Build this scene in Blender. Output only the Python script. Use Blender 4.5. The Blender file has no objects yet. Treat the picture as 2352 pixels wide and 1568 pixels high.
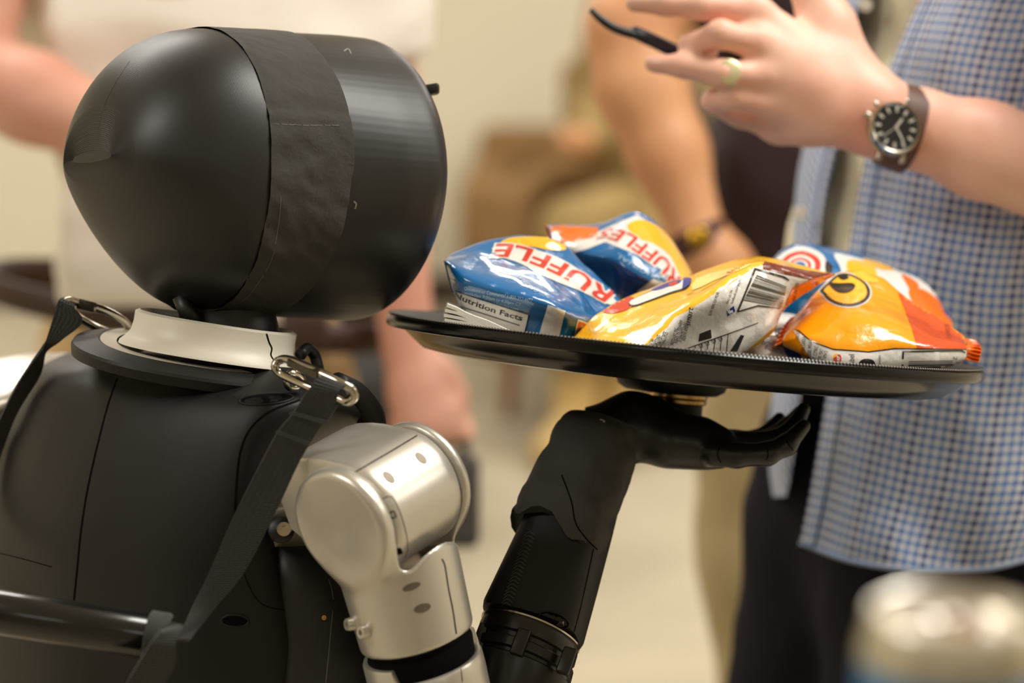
import bpy, bmesh, math, random
import numpy as np
from mathutils import Vector, Matrix, noise
from mathutils.bvhtree import BVHTree

random.seed(7)
SC = bpy.context.scene
COL = SC.collection

# ------------------------------------------------------------------ camera
FPX = 5553.0                       # 85 mm lens on a 36 mm wide sensor, 2352 px
CAM = np.array([0.0, 0.0, 1.46])
PIT = math.radians(12.0)
RV = np.array([1.0, 0.0, 0.0])
FV = np.array([0.0, math.cos(PIT), -math.sin(PIT)])
UV_ = np.array([0.0, math.sin(PIT), math.cos(PIT)])

cam_data = bpy.data.cameras.new('camera')
cam_data.lens = 85.0
cam_data.sensor_width = 36.0
cam_data.clip_start = 0.05
cam_data.clip_end = 60
cam_data.dof.use_dof = True
cam_data.dof.focus_distance = 1.58
cam_data.dof.aperture_fstop = 3.2
cam = bpy.data.objects.new('camera', cam_data)
COL.objects.link(cam)
cam.location = CAM
cam.rotation_euler = (math.radians(90) - PIT, 0, 0)
SC.camera = cam

# ------------------------------------------------------------------ light and exposure
SC.view_settings.view_transform = 'Standard'
SC.view_settings.look = 'None'
SC.view_settings.gamma = 1.0
SC.view_settings.use_curve_mapping = False
SC.view_settings.exposure = 0.52
world = bpy.data.worlds.new('world')
SC.world = world
world.use_nodes = True
world.node_tree.nodes['Background'].inputs[0].default_value = (1.0, 0.88, 0.70, 1)
world.node_tree.nodes['Background'].inputs[1].default_value = 0.25

CEIL = 2.75
LAMPS = []
def area(x, y, sx, sy, w, col=(1.0, 0.965, 0.91)):
    d = bpy.data.lights.new('ceiling_lamp', 'AREA')
    d.shape = 'RECTANGLE'; d.size = sx; d.size_y = sy; d.energy = w; d.color = col
    o = bpy.data.objects.new('ceiling_lamp', d)
    o.location = (x, y, CEIL - 0.05)
    COL.objects.link(o)
    LAMPS.append((x, y, sx, sy))
for (x, y, w) in [(-1.9, 0.5, 24), (1.1, 1.7, 33), (-1.2, 3.2, 26), (1.9, 3.9, 28), (-0.9, -2.2, 5), (1.9, -2.0, 6), (-1.9, 5.9, 26), (1.0, 5.35, 26), (3.4, 1.6, 18), (3.6, 5.9, 20)]:
    area(x, y, 1.2, 0.6, w)

# ------------------------------------------------------------------ helpers
def P(px, py, d):
    """world point seen at pixel (px, py) of the 2352x1568 photograph at depth d metres"""
    return CAM + FV * d + RV * ((px - 1176.0) / FPX * d) + UV_ * ((784.0 - py) / FPX * d)
def C3(x, y, z):
    """camera-axes vector (right, up, away) to world"""
    return RV * x + UV_ * y + FV * z
def nrm(v):
    v = np.asarray(v, float); return v / (np.linalg.norm(v) + 1e-12)
def pix(p):
    q = np.asarray(p) - CAM
    d = q @ FV
    return 1176 + FPX * (q @ RV) / d, 784 - FPX * (q @ UV_) / d, d
def lin(r, g, b):
    f = lambda c: (c / 255 / 12.92) if c / 255 <= 0.04045 else ((c / 255 + 0.055) / 1.055) ** 2.4
    return (f(r), f(g), f(b), 1.0)

MATS = {}
def mat(name, rgb, rough=0.5, metal=0.0, coat=0.0, spec=0.5, bump=None, vary=None, sheen=0.0, aniso=0.0, emit=0.0, sss=0.0):
    """principled material; bump = list of ('noise', scale, strength, distance) / ('uvx'|'uvy'|'weave', freq, strength, distance)"""
    if name in MATS: return MATS[name]
    m = bpy.data.materials.new(name); m.use_nodes = True
    nt = m.node_tree; b = nt.nodes['Principled BSDF']
    col = lin(*rgb)
    b.inputs['Base Color'].default_value = col
    b.inputs['Roughness'].default_value = rough
    b.inputs['Metallic'].default_value = metal
    b.inputs['Coat Weight'].default_value = coat
    b.inputs['Coat Roughness'].default_value = 0.06
    b.inputs['Specular IOR Level'].default_value = spec
    b.inputs['Sheen Weight'].default_value = sheen
    b.inputs['Anisotropic'].default_value = aniso
    if sss:
        b.inputs['Subsurface Weight'].default_value = sss
        b.inputs['Subsurface Radius'].default_value = (0.012, 0.004, 0.002)
    if emit:
        b.inputs['Emission Color'].default_value = col
        b.inputs['Emission Strength'].default_value = emit
    N = nt.nodes.new; L = nt.links.new
    tc = N('ShaderNodeTexCoord')
    if vary:
        rgb2, sc = vary[0], vary[1]
        nz = N('ShaderNodeTexNoise'); nz.inputs['Scale'].default_value = sc; nz.inputs['Detail'].default_value = 4
        L(tc.outputs['Object'], nz.inputs['Vector'])
        cr = N('ShaderNodeValToRGB')
        cr.color_ramp.elements[0].position = vary[2] if len(vary) > 2 else 0.35
        cr.color_ramp.elements[1].position = vary[3] if len(vary) > 3 else 0.7
        cr.color_ramp.elements[0].color = col; cr.color_ramp.elements[1].color = lin(*rgb2)
        L(nz.outputs['Fac'], cr.inputs['Fac']); L(cr.outputs['Color'], b.inputs['Base Color'])
    prev = None
    for bp in (bump or []):
        kind, sc, st, dist = bp
        bn = N('ShaderNodeBump'); bn.inputs['Strength'].default_value = st; bn.inputs['Distance'].default_value = dist
        if kind == 'noise':
            nz = N('ShaderNodeTexNoise'); nz.inputs['Scale'].default_value = sc; nz.inputs['Detail'].default_value = 5
            L(tc.outputs['Object'], nz.inputs['Vector']); L(nz.outputs['Fac'], bn.inputs['Height'])
        elif kind == 'ridge':
            nz = N('ShaderNodeTexVoronoi'); nz.feature = 'DISTANCE_TO_EDGE'; nz.inputs['Scale'].default_value = sc
            L(tc.outputs['Object'], nz.inputs['Vector']); L(nz.outputs['Distance'], bn.inputs['Height'])
        else:
            sp = N('ShaderNodeSeparateXYZ'); L(tc.outputs['UV'], sp.inputs[0])
            def sine(o):
                mu = N('ShaderNodeMath'); mu.operation = 'MULTIPLY'; mu.inputs[1].default_value = sc * 2 * math.pi
                L(o, mu.inputs[0])
                si = N('ShaderNodeMath'); si.operation = 'SINE'; L(mu.outputs[0], si.inputs[0])
                return si.outputs[0]
            if kind == 'uvx': h = sine(sp.outputs[0])
            elif kind == 'uvy': h = sine(sp.outputs[1])
            else:
                ml = N('ShaderNodeMath'); ml.operation = 'MULTIPLY'
                L(sine(sp.outputs[0]), ml.inputs[0]); L(sine(sp.outputs[1]), ml.inputs[1]); h = ml.outputs[0]
            L(h, bn.inputs['Height'])
        if prev is not None: L(prev.outputs['Normal'], bn.inputs['Normal'])
        prev = bn
    if prev is not None: L(prev.outputs['Normal'], b.inputs['Normal'])
    MATS[name] = m
    return m

class G:
    """geometry buffer in world metres"""
    def __init__(s): s.v = []; s.f = []; s.m = []; s.uv = {}
    def add(s, v, f, mi=0, uv=None):
        o = len(s.v)
        s.v.extend([tuple(map(float, p)) for p in v])
        for q in f:
            s.f.append(tuple(int(i) + o for i in q)); s.m.append(mi)
        if uv is not None:
            for i, t in enumerate(uv): s.uv[o + i] = (float(t[0]), float(t[1]))
        return s

def fix_normals(me):
    bm = bmesh.new(); bm.from_mesh(me)
    bmesh.ops.recalc_face_normals(bm, faces=bm.faces)
    bm.to_mesh(me); bm.free()

ORI = {}
def empty(name, loc, label, cat, group=None):
    o = bpy.data.objects.new(name, None); COL.objects.link(o)
    o.location = tuple(loc); o.empty_display_size = 0.05
    o['label'] = label; o['category'] = cat
    if group: o['group'] = group
    ORI[o] = np.array(loc, float)
    return o
def build(name, g, mats, parent=None, smooth=True, label=None, cat=None, group=None, kind=None, loc=None, auto=None, recalc=True, sub=0):
    """link a G buffer as one mesh object; vertices are stored relative to the thing's base"""
    if not isinstance(mats, (list, tuple)): mats = [mats]
    org = np.zeros(3)
    if parent is not None: org = ORI[parent]
    elif loc is not None: org = np.array(loc, float)
    V = np.array(g.v) - org
    me = bpy.data.meshes.new(name)
    me.from_pydata(V.tolist(), [], g.f)
    for m in mats: me.materials.append(m)
    me.polygons.foreach_set('material_index', g.m)
    if g.uv:
        ul = me.uv_layers.new(name='UVMap')
        idx = np.empty(len(me.loops), int); me.loops.foreach_get('vertex_index', idx)
        A = np.zeros((len(g.v), 2))
        for k, t in g.uv.items(): A[k] = t
        ul.data.foreach_set('uv', A[idx].ravel())
    me.validate()
    if recalc: fix_normals(me)
    if smooth:
        me.polygons.foreach_set('use_smooth', [True] * len(me.polygons))
        if auto:
            me.set_sharp_from_angle(angle=math.radians(auto))
    me.update()
    o = bpy.data.objects.new(name, me); COL.objects.link(o)
    if parent is not None: o.parent = parent
    elif loc is not None: o.location = tuple(org)
    ORI[o] = org
    if label: o['label'] = label
    if cat: o['category'] = cat
    if group: o['group'] = group
    if kind: o['kind'] = kind
    if sub:
        md = o.modifiers.new('smooth', 'SUBSURF'); md.levels = sub; md.render_levels = sub
    return o

# ---- shapes
def grid_faces(n, m, cu=False, cv=False):
    f = []
    for i in range(n if cu else n - 1):
        for j in range(m if cv else m - 1):
            a = i * m + j; b = ((i + 1) % n) * m + j; c = ((i + 1) % n) * m + (j + 1) % m; d = i * m + (j + 1) % m
            f.append((a, b, c, d))
    return f
def cr_resample(A, k, closed=False):
    """Catmull-Rom resample along axis 0, k samples per span"""
    A = np.asarray(A, float); n = len(A)
    out = []
    spans = n if closed else n - 1
    for i in range(spans):
        if closed: p0, p1, p2, p3 = A[(i - 1) % n], A[i], A[(i + 1) % n], A[(i + 2) % n]
        else:
            p1, p2 = A[i], A[i + 1]
            p0 = A[i - 1] if i > 0 else 2 * p1 - p2
            p3 = A[i + 2] if i + 2 < n else 2 * p2 - p1
        for t in np.linspace(0, 1, k, endpoint=False):
            out.append(0.5 * ((2 * p1) + (-p0 + p2) * t + (2 * p0 - 5 * p1 + 4 * p2 - p3) * t * t + (-p0 + 3 * p1 - 3 * p2 + p3) * t ** 3))
    if not closed: out.append(A[-1])
    return np.array(out)
def net(ctrl, ku=6, kv=6, cu=False, cv=False):
    """smooth sheet through a net of control points -> (n, m, 3)"""
    A = cr_resample(np.asarray(ctrl, float), ku, cu)
    B = np.swapaxes(cr_resample(np.swapaxes(A, 0, 1), kv, cv), 0, 1)
    return B
def sheet(S, cu=False, cv=False, mi=0, uvscale=None, g=None, cap=False):
    g = g or G()
    n, m = S.shape[:2]
    uv = None
    if uvscale is not None:
        du = np.zeros((n, m)); dv = np.zeros((n, m))
        du[1:] = np.cumsum(np.linalg.norm(np.diff(S, axis=0), axis=2), axis=0)
        dv[:, 1:] = np.cumsum(np.linalg.norm(np.diff(S, axis=1), axis=2), axis=1)
        uv = np.stack([dv * uvscale, du * uvscale], -1).reshape(-1, 2)
    f = grid_faces(n, m, cu, cv)
    if cap:
        f.append(tuple(range(m))); f.append(tuple(range((n - 1) * m, n * m)))
    return g.add(S.reshape(-1, 3), f, mi, uv)
def slab(S, t, mi=0, uvscale=None, g=None):
    """give an open sheet a thickness t along its normals, closed at the border"""
    g = g or G()
    n, m = S.shape[:2]
    du = np.gradient(S, axis=0); dv = np.gradient(S, axis=1)
    N = np.cross(du, dv); N /= (np.linalg.norm(N, axis=2, keepdims=True) + 1e-12)
    A = S + N * t / 2; B = S - N * t / 2
    sheet(A, mi=mi, uvscale=uvscale, g=g)
    o = len(g.v); sheet(B, mi=mi, uvscale=uvscale, g=g)
    a0 = o - n * m
    border = [(i, 0) for i in range(n)] + [(n - 1, j) for j in range(1, m)] + [(i, m - 1) for i in range(n - 2, -1, -1)] + [(0, j) for j in range(m - 2, 0, -1)]
    ids = [i * m + j for i, j in border]
    for k in range(len(ids)):
        p, q = ids[k], ids[(k + 1) % len(ids)]
        g.f.append((a0 + p, a0 + q, o + q, o + p)); g.m.append(mi)
    return g
def loft(rings, g=None, mi=0, cap=True, closed_end=False, uv=None):
    """rings: (n, m, 3), closed round each ring"""
    g = g or G()
    R = np.asarray(rings, float); n, m = R.shape[:2]
    f = grid_faces(n, m, closed_end, True)
    if cap and not closed_end:
        f.append(tuple(range(m))[::-1]); f.append(tuple(range((n - 1) * m, n * m)))
    return g.add(R.reshape(-1, 3), f, mi, uv)
def ring(c, a, b, m=32, n=2.0, ph=0.0):
    """superellipse ring about c with half-axes vectors a, b"""
    t = np.linspace(0, 2 * math.pi, m, endpoint=False) + ph
    ct, st = np.cos(t), np.sin(t)
    x = np.sign(ct) * np.abs(ct) ** (2 / n); y = np.sign(st) * np.abs(st) ** (2 / n)
    return np.asarray(c) + np.outer(x, a) + np.outer(y, b)
def tube(path, rad, m=12, g=None, mi=0, cap=True, closed=False, k=1):
    path = np.asarray(path, float)
    rad = np.full(len(path), rad) if np.isscalar(rad) else np.asarray(rad, float)
    if k > 1:
        Q = cr_resample(np.hstack([path, rad[:, None]]), k, closed); path, rad = Q[:, :3], Q[:, 3]
    n = len(path)
    T = (np.roll(path, -1, 0) - np.roll(path, 1, 0)) if closed else np.gradient(path, axis=0)
    T /= np.linalg.norm(T, axis=1, keepdims=True) + 1e-12
    a = np.cross(T[0], [0.31, 0.2, 0.93]); a = nrm(a)
    R = []
    for i in range(n):
        a = nrm(a - T[i] * (a @ T[i])); b = np.cross(T[i], a)
        R.append(ring(path[i], a * rad[i], b * rad[i], m))
    return loft(R, g, mi, cap and not closed, closed)
def box(c, ax, ay, az, g=None, mi=0):
    g = g or G(); c = np.asarray(c)
    v = [c + sx * np.asarray(ax) + sy * np.asarray(ay) + sz * np.asarray(az) for sx in (-1, 1) for sy in (-1, 1) for sz in (-1, 1)]
    return g.add(v, [(0, 1, 3, 2), (4, 6, 7, 5), (0, 4, 5, 1), (2, 3, 7, 6), (0, 2, 6, 4), (1, 5, 7, 3)], mi)
def rbox(c, ax, ay, az, r=0.004, seg=3, g=None, mi=0):
    """box with rounded edges"""
    bm = bmesh.new(); bmesh.ops.create_cube(bm, size=2)
    L = [np.linalg.norm(v) for v in (ax, ay, az)]
    for v in bm.verts: v.co = Vector((v.co.x * L[0], v.co.y * L[1], v.co.z * L[2]))
    bmesh.ops.bevel(bm, geom=list(bm.edges), offset=min(r, min(L) * 0.98), segments=seg, profile=0.5, affect='EDGES')
    M = np.stack([nrm(ax), nrm(ay), nrm(az)], 1)
    g = g or G()
    bm.verts.index_update()
    v = [np.asarray(c) + M @ np.array(q.co) for q in bm.verts]
    f = [[q.index for q in fc.verts] for fc in bm.faces]
    bm.free()
    return g.add(v, f, mi)
def lathe(c, axis, prof, m=48, g=None, mi=0, ref=None, cap=False, uv=False):
    """prof: list of (radius, height along axis)"""
    axis = nrm(axis); ref = np.array([0.2, 0.9, 0.1]) if ref is None else np.asarray(ref)
    a = nrm(np.cross(axis, ref)); b = np.cross(axis, a)
    R = [ring(np.asarray(c) + axis * h, a * max(r, 1e-5), b * max(r, 1e-5), m) for r, h in prof]
    U = None
    if uv:
        U = [(j / m, i / len(prof)) for i in range(len(prof)) for j in range(m)]
    return loft(R, g, mi, cap, uv=U)

# ---- signed-distance bodies meshed with surface nets
def surface_nets(F, org, h):
    ins = F < 0
    nx, ny, nz = F.shape
    cnt = np.zeros((nx - 1, ny - 1, nz - 1), np.int8)
    for dx in (0, 1):
        for dy in (0, 1):
            for dz in (0, 1):
                cnt += ins[dx:nx - 1 + dx, dy:ny - 1 + dy, dz:nz - 1 + dz]
    cells = np.argwhere((cnt > 0) & (cnt < 8))
    idx = -np.ones(cnt.shape, np.int64); idx[tuple(cells.T)] = np.arange(len(cells))
    acc = np.zeros((len(cells), 3)); num = np.zeros(len(cells))
    corners = [(a, b, c) for a in (0, 1) for b in (0, 1) for c in (0, 1)]
    for i, c0 in enumerate(corners):
        for c1 in corners[i + 1:]:
            if sum(abs(p - q) for p, q in zip(c0, c1)) != 1: continue
            f0 = F[tuple((cells + c0).T)]; f1 = F[tuple((cells + c1).T)]
            mk = (f0 < 0) != (f1 < 0)
            t = np.where(mk, f0 / np.where(mk, f0 - f1, 1), 0)
            pt = np.array(c0) + t[:, None] * (np.array(c1) - np.array(c0))
            acc[mk] += pt[mk]; num[mk] += 1
    V = org + h * (cells + acc / num[:, None])
    faces = []
    for ax in range(3):
        o1, o2 = [(1, 2), (2, 0), (0, 1)][ax]
        sl0 = [slice(None)] * 3; sl1 = [slice(None)] * 3
        sl0[ax] = slice(0, -1); sl1[ax] = slice(1, None)
        s0 = ins[tuple(sl0)]; s1 = ins[tuple(sl1)]
        e = np.argwhere(s0 != s1)
        e = e[(e[:, o1] > 0) & (e[:, o2] > 0) & (e[:, o1] < F.shape[o1] - 1) & (e[:, o2] < F.shape[o2] - 1)]
        u1 = np.zeros(3, int); u1[o1] = 1; u2 = np.zeros(3, int); u2[o2] = 1
        q = np.stack([idx[tuple((e - u1 - u2).T)], idx[tuple((e - u2).T)], idx[tuple(e.T)], idx[tuple((e - u1).T)]], 1)
        fl = ~s0[tuple(e.T)]
        q[fl] = q[fl][:, ::-1]
        faces.append(q)
    return V, np.concatenate(faces)
def smin(a, b, k):
    if k <= 0: return np.minimum(a, b)
    h = np.maximum(k - np.abs(a - b), 0) / k
    return np.minimum(a, b) - h * h * k * 0.25
def smax(a, b, k): return -smin(-a, -b, k)
class Field:
    def __init__(s, lo, hi, h):
        s.h = h; s.org = np.array(lo, float)
        n = np.ceil((np.array(hi) - s.org) / h).astype(int) + 1
        ax = [s.org[i] + h * np.arange(n[i]) for i in range(3)]
        s.X, s.Y, s.Z = np.meshgrid(*ax, indexing='ij')
        s.F = np.full(s.X.shape, 1e3)
    def cap(s, a, b, ra, rb, flat=None):
        """tapered capsule; flat=(axis, factor) squeezes the section along axis"""
        a = np.asarray(a, float); b = np.asarray(b, float)
        d = b - a; L2 = d @ d + 1e-12
        px, py, pz = s.X - a[0], s.Y - a[1], s.Z - a[2]
        t = np.clip((px * d[0] + py * d[1] + pz * d[2]) / L2, 0, 1)
        px = px - t * d[0]; py = py - t * d[1]; pz = pz - t * d[2]
        if flat is not None:
            n = nrm(flat[0]); k = flat[1]
            q = (px * n[0] + py * n[1] + pz * n[2]) * (k - 1)
            px = px + q * n[0]; py = py + q * n[1]; pz = pz + q * n[2]
        return np.sqrt(px * px + py * py + pz * pz) - (ra + (rb - ra) * t)
    def ell(s, c, a, b, d, ra, rb, rd):
        """ellipsoid with axes a,b,d (unit) and radii"""
        c = np.asarray(c); px, py, pz = s.X - c[0], s.Y - c[1], s.Z - c[2]
        q = 0
        for ax, r in ((nrm(a), ra), (nrm(b), rb), (nrm(d), rd)):
            q = q + ((px * ax[0] + py * ax[1] + pz * ax[2]) / r) ** 2
        k = np.sqrt(q)
        return (k - 1) * min(ra, rb, rd)
    def cyl(s, a, b, r, rnd=0.0):
        """rounded capped cylinder between a and b"""
        a = np.asarray(a, float); b = np.asarray(b, float); ax = nrm(b - a); L = np.linalg.norm(b - a) / 2
        c = (a + b) / 2
        px, py, pz = s.X - c[0], s.Y - c[1], s.Z - c[2]
        t = px * ax[0] + py * ax[1] + pz * ax[2]
        rr = np.sqrt(np.maximum(px * px + py * py + pz * pz - t * t, 0))
        dx = rr - (r - rnd); dy = np.abs(t) - (L - rnd)
        return np.minimum(np.maximum(dx, dy), 0) + np.sqrt(np.maximum(dx, 0) ** 2 + np.maximum(dy, 0) ** 2) - rnd
    def box(s, c, a, b, d, ha, hb, hd, rnd=0.0):
        c = np.asarray(c); px, py, pz = s.X - c[0], s.Y - c[1], s.Z - c[2]
        q = [np.abs(px * nrm(v)[0] + py * nrm(v)[1] + pz * nrm(v)[2]) - (h - rnd) for v, h in ((a, ha), (b, hb), (d, hd))]
        mx = np.maximum(np.maximum(q[0], q[1]), q[2])
        return np.minimum(mx, 0) + np.sqrt(sum(np.maximum(v, 0) ** 2 for v in q)) - rnd
    def u(s, f, k=0.0): s.F = smin(s.F, f, k); return s
    def cut(s, f, k=0.0): s.F = smax(s.F, -f, k); return s
    def mesh(s, g=None, mi=0, smooth=1):
        V, Q = surface_nets(s.F, s.org, s.h)
        for _ in range(smooth):                     # one light Laplacian pass against grid steps
            acc = np.zeros_like(V); n = np.zeros(len(V))
            for a, b in ((0, 1), (1, 2), (2, 3), (3, 0)):
                np.add.at(acc, Q[:, a], V[Q[:, b]]); np.add.at(acc, Q[:, b], V[Q[:, a]])
                np.add.at(n, Q[:, a], 1); np.add.at(n, Q[:, b], 1)
            V = V * 0.5 + 0.5 * acc / n[:, None]
        g = g or G()
        return g.add(V, Q, mi)

# ---- things printed or cut on a surface
def bvh_of(g):
    return BVHTree.FromPolygons([Vector(p) for p in g.v], g.f)
CV = Vector(CAM)
def hit(bvh, px, py, off=0.0):
    d = Vector(nrm(P(px, py, 1.0) - CAM))
    loc, n, i, t = bvh.ray_cast(CV, d)
    if loc is None: return None
    if n.dot(d) > 0: n = -n
    return np.array(loc + n * off), np.array(n)
def groove(bvh, line, w, g=None, k=6, off=0.0002, mi=0):
    """a fine seam following a line of pixels across a surface, w metres wide"""
    g = g or G()
    L = cr_resample(np.array(line, float), k) if k > 1 else np.array(line, float)
    pts = [hit(bvh, x, y, off) for x, y in L]
    pts = [p for p in pts if p is not None]
    if len(pts) < 2: return g
    C = np.array([p[0] for p in pts]); N = np.array([p[1] for p in pts])
    T = np.gradient(C, axis=0); S = np.cross(T, N); S /= np.linalg.norm(S, axis=1, keepdims=True) + 1e-12
    A = C + S * w / 2; B = C - S * w / 2
    n = len(C)
    return g.add(np.vstack([A, B]), [(i, i + 1, n + i + 1, n + i) for i in range(n - 1)], mi)
# ------------------------------------------------------------------ the room
X0, X1, Y0, Y1 = -3.6, 4.8, -5.0, 7.4
M_wall = mat('beige_wall_paint', (226, 218, 196), 0.85, bump=[('noise', 220, 0.08, 0.002)])
M_floor = mat('grey_beige_carpet', (190, 178, 152), 0.95, sheen=0.2, bump=[('noise', 500, 0.5, 0.004)], vary=((171, 160, 136), 3.0))
M_ceil = mat('white_ceiling_tile', (235, 230, 220), 0.9, bump=[('noise', 300, 0.2, 0.002)])
M_base = mat('dark_vinyl_baseboard', (70, 58, 46), 0.6)
def plane_box(name, lo, hi, m):
    lo = np.array(lo); hi = np.array(hi); c = (lo + hi) / 2; h = (hi - lo) / 2
    return build(name, box(c, [h[0], 0, 0], [0, h[1], 0], [0, 0, h[2]]), m, smooth=False, kind='structure')
plane_box('floor', (X0, Y0, -0.1), (X1, Y1, 0), M_floor)
plane_box('ceiling', (X0, Y0, CEIL), (X1, Y1, CEIL + 0.1), M_ceil)
plane_box('wall_back', (X0 - 0.1, Y1, -0.1), (X1 + 0.1, Y1 + 0.1, CEIL + 0.1), M_wall)
plane_box('wall_front', (X0 - 0.1, Y0 - 0.1, -0.1), (X1 + 0.1, Y0, CEIL + 0.1), M_wall)
plane_box('wall_left', (X0 - 0.1, Y0, -0.1), (X0, Y1, CEIL + 0.1), M_wall)
plane_box('wall_right', (X1, Y0, -0.1), (X1 + 0.1, Y1, CEIL + 0.1), M_wall)
plane_box('baseboard_back', (X0, Y1 - 0.012, 0), (X1, Y1, 0.1), M_base)
M_frame = mat('white_fixture_frame', (225, 222, 214), 0.5)
LAMP_AT = ['near the left wall beside the robot', 'above the robot\'s tray', 'above the person in white', 'behind the person in the plaid shirt', 'behind the camera, on the left', 'behind the camera, on the right', 'at the back wall, on the left', 'above the armchairs at the back wall', 'near the right wall, level with the tray', 'at the back wall, on the right']
for (lx, ly, sx, sy), where in zip(LAMPS, LAMP_AT):
    g = G()
    for s in (-1, 1):
        box((lx + s * (sx / 2 + 0.02), ly, CEIL - 0.02), [0.02, 0, 0], [0, sy / 2 + 0.04, 0], [0, 0, 0.02], g)
        box((lx, ly + s * (sy / 2 + 0.02), CEIL - 0.02), [sx / 2, 0, 0], [0, 0.02, 0], [0, 0, 0.02], g)
    build('ceiling_light', g, M_frame, smooth=False, label='white framed ceiling light panel ' + where, cat='light', group='ceiling light panels', loc=(lx, ly, CEIL - 0.04))
# ------------------------------------------------------------------ robot
M_print = mat('black_printed_plastic', (33, 32, 31), 0.42, spec=0.5, bump=[('uvx', 1000, 0.05, 0.0004), ('noise', 900, 0.05, 0.0004)], vary=((25, 24, 24), 9.0))
M_shell = mat('black_printed_shell', (21, 20, 19), 0.5, spec=0.32, bump=[('noise', 1200, 0.12, 0.0004)], vary=((17, 16, 16), 14.0))
M_print2 = mat('black_printed_front', (33, 32, 31), 0.40, spec=0.5, bump=[('uvy', 110, 0.03, 0.0005), ('uvy', 37, 0.03, 0.0008), ('noise', 900, 0.05, 0.0004)], vary=((26, 25, 25), 9.0))
M_gaffer = mat('black_cloth_tape', (56, 53, 48), 0.7, spec=0.4, bump=[('noise', 2600, 0.55, 0.0005), ('noise', 70, 0.35, 0.004)])
M_tapeedge = mat('torn_tape_thread', (104, 100, 94), 0.8)
M_black = mat('black_matt_plastic', (22, 21, 20), 0.45)
M_void = mat('dark_gap', (6, 6, 6), 0.9, spec=0.1)
M_ivory = mat('ivory_plastic', (226, 221, 205), 0.42, bump=[('noise', 700, 0.05, 0.0005)])
M_silver = mat('warm_silver_paint', (206, 201, 190), 0.33, metal=0.65, bump=[('noise', 2500, 0.06, 0.0002)])
M_steel = mat('polished_steel', (190, 182, 168), 0.16, metal=1.0)
M_dsteel = mat('dark_bolt_steel', (90, 84, 76), 0.3, metal=1.0)
M_brass = mat('brass_ring', (214, 178, 120), 0.22, metal=1.0)
M_gloss = mat('gloss_black_tube', (14, 14, 14), 0.22, coat=0.4)
M_web = mat('black_webbing', (34, 33, 31), 0.75, sheen=0.15, bump=[('uvy', 1, 0.9, 0.0007), ('uvx', 0.5, 0.4, 0.0004)])

robot = empty('humanoid_robot', (-0.12, 1.65, 0.0), 'black and silver humanoid robot seen from behind, carrying a tray on its right hand', 'robot')

# ---- head
TH = math.radians(38.5)
ha = C3(math.cos(TH), -0.012, math.sin(TH))       # from back of skull to face
hb = C3(math.sin(TH), 0, -math.cos(TH))           # towards the camera's side
hu = nrm(np.cross(hb, ha)); hu = hu if hu @ UV_ > 0 else -hu
HO = P(458, 392, 1.62)
def head_ring(s, L=0.081, m=72):
    """s 0..1: pole of the skull to the tape line"""
    e = math.sqrt(max(0, 1 - (1 - s) ** 2))
    el = 1 - (1 - s) ** 1.62
    w = 0.024 + (0.0935 - 0.024) * e
    up = 0.002 + 0.092 * max(e, 1e-3) ** 0.96
    lo = 0.002 + 0.092 * (0.35 * e + 0.65 * el)
    n = 2.0 + 0.25 * s
    t = np.linspace(0, 2 * math.pi, m, endpoint=False)
    c, q = np.cos(t), np.sin(t)
    x = np.sign(c) * np.abs(c) ** (2 / n) * w
    y = np.sign(q) * np.abs(q) ** (2 / n)
    y = np.where(y > 0, y * up, y * lo)
    cen = HO - ha * L * (1 - s) + hu * 0.004 * (1 - s)
    return cen + np.outer(x, hb) + np.outer(y, hu)
def front_ring(t, m=72, sw=1.0, sh=1.0):
    """t metres past the tape line"""
    n = 2.25 - 0.34 * min(1.0, t / 0.1)
    k = min(1.0, t / 0.10)
    w = 0.0935 + 0.0085 * k; h = 0.0945 + 0.0045 * k
    a = np.linspace(0, 2 * math.pi, m, endpoint=False); c, q = np.cos(a), np.sin(a)
    x = np.sign(c) * np.abs(c) ** (2 / n) * w * sw; y = np.sign(q) * np.abs(q) ** (2 / n) * h * sh
    return HO + ha * t + hu * 0.001 * k + np.outer(x, hb) + np.outer(y, hu)
ss = np.concatenate([[0.0], np.linspace(0.02, 1, 60) ** 1.5])
rs = [head_ring(s) for s in ss]
uvs = [(s * 0.1, j / 72) for s in np.cumsum([0] + [np.linalg.norm(rs[i + 1][18] - rs[i][18]) for i in range(len(rs) - 1)]) for j in range(72)]
g = loft(rs, uv=[(u * 10, v) for u, v in uvs])
head = build('head', g, M_print, robot, label='black printed rear dome of the head')
bh = bvh_of(g)
fr = [front_ring(t) for t in np.linspace(0.0, 0.122, 30)]
for k in range(1, 9):
    a = k / 8 * math.pi / 2
    fr.append(front_ring(0.122 + 0.016 * math.sin(a), sw=1 - 0.12 * (1 - math.cos(a)), sh=1 - 0.12 * (1 - math.cos(a))))
for k in (0.6, 0.3, 0.02): fr.append(front_ring(0.140 + 0.012 * (1 - k), sw=0.88 * k, sh=0.88 * k))
uvs = [(i * 0.0041, j / 72) for i in range(len(fr)) for j in range(72)]
fr[0] = front_ring(0, sw=0.995, sh=0.995)
gf = loft(fr, uv=uvs)
build('front_shell', gf, M_print2, head, label='wide black front shell of the head')
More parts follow.
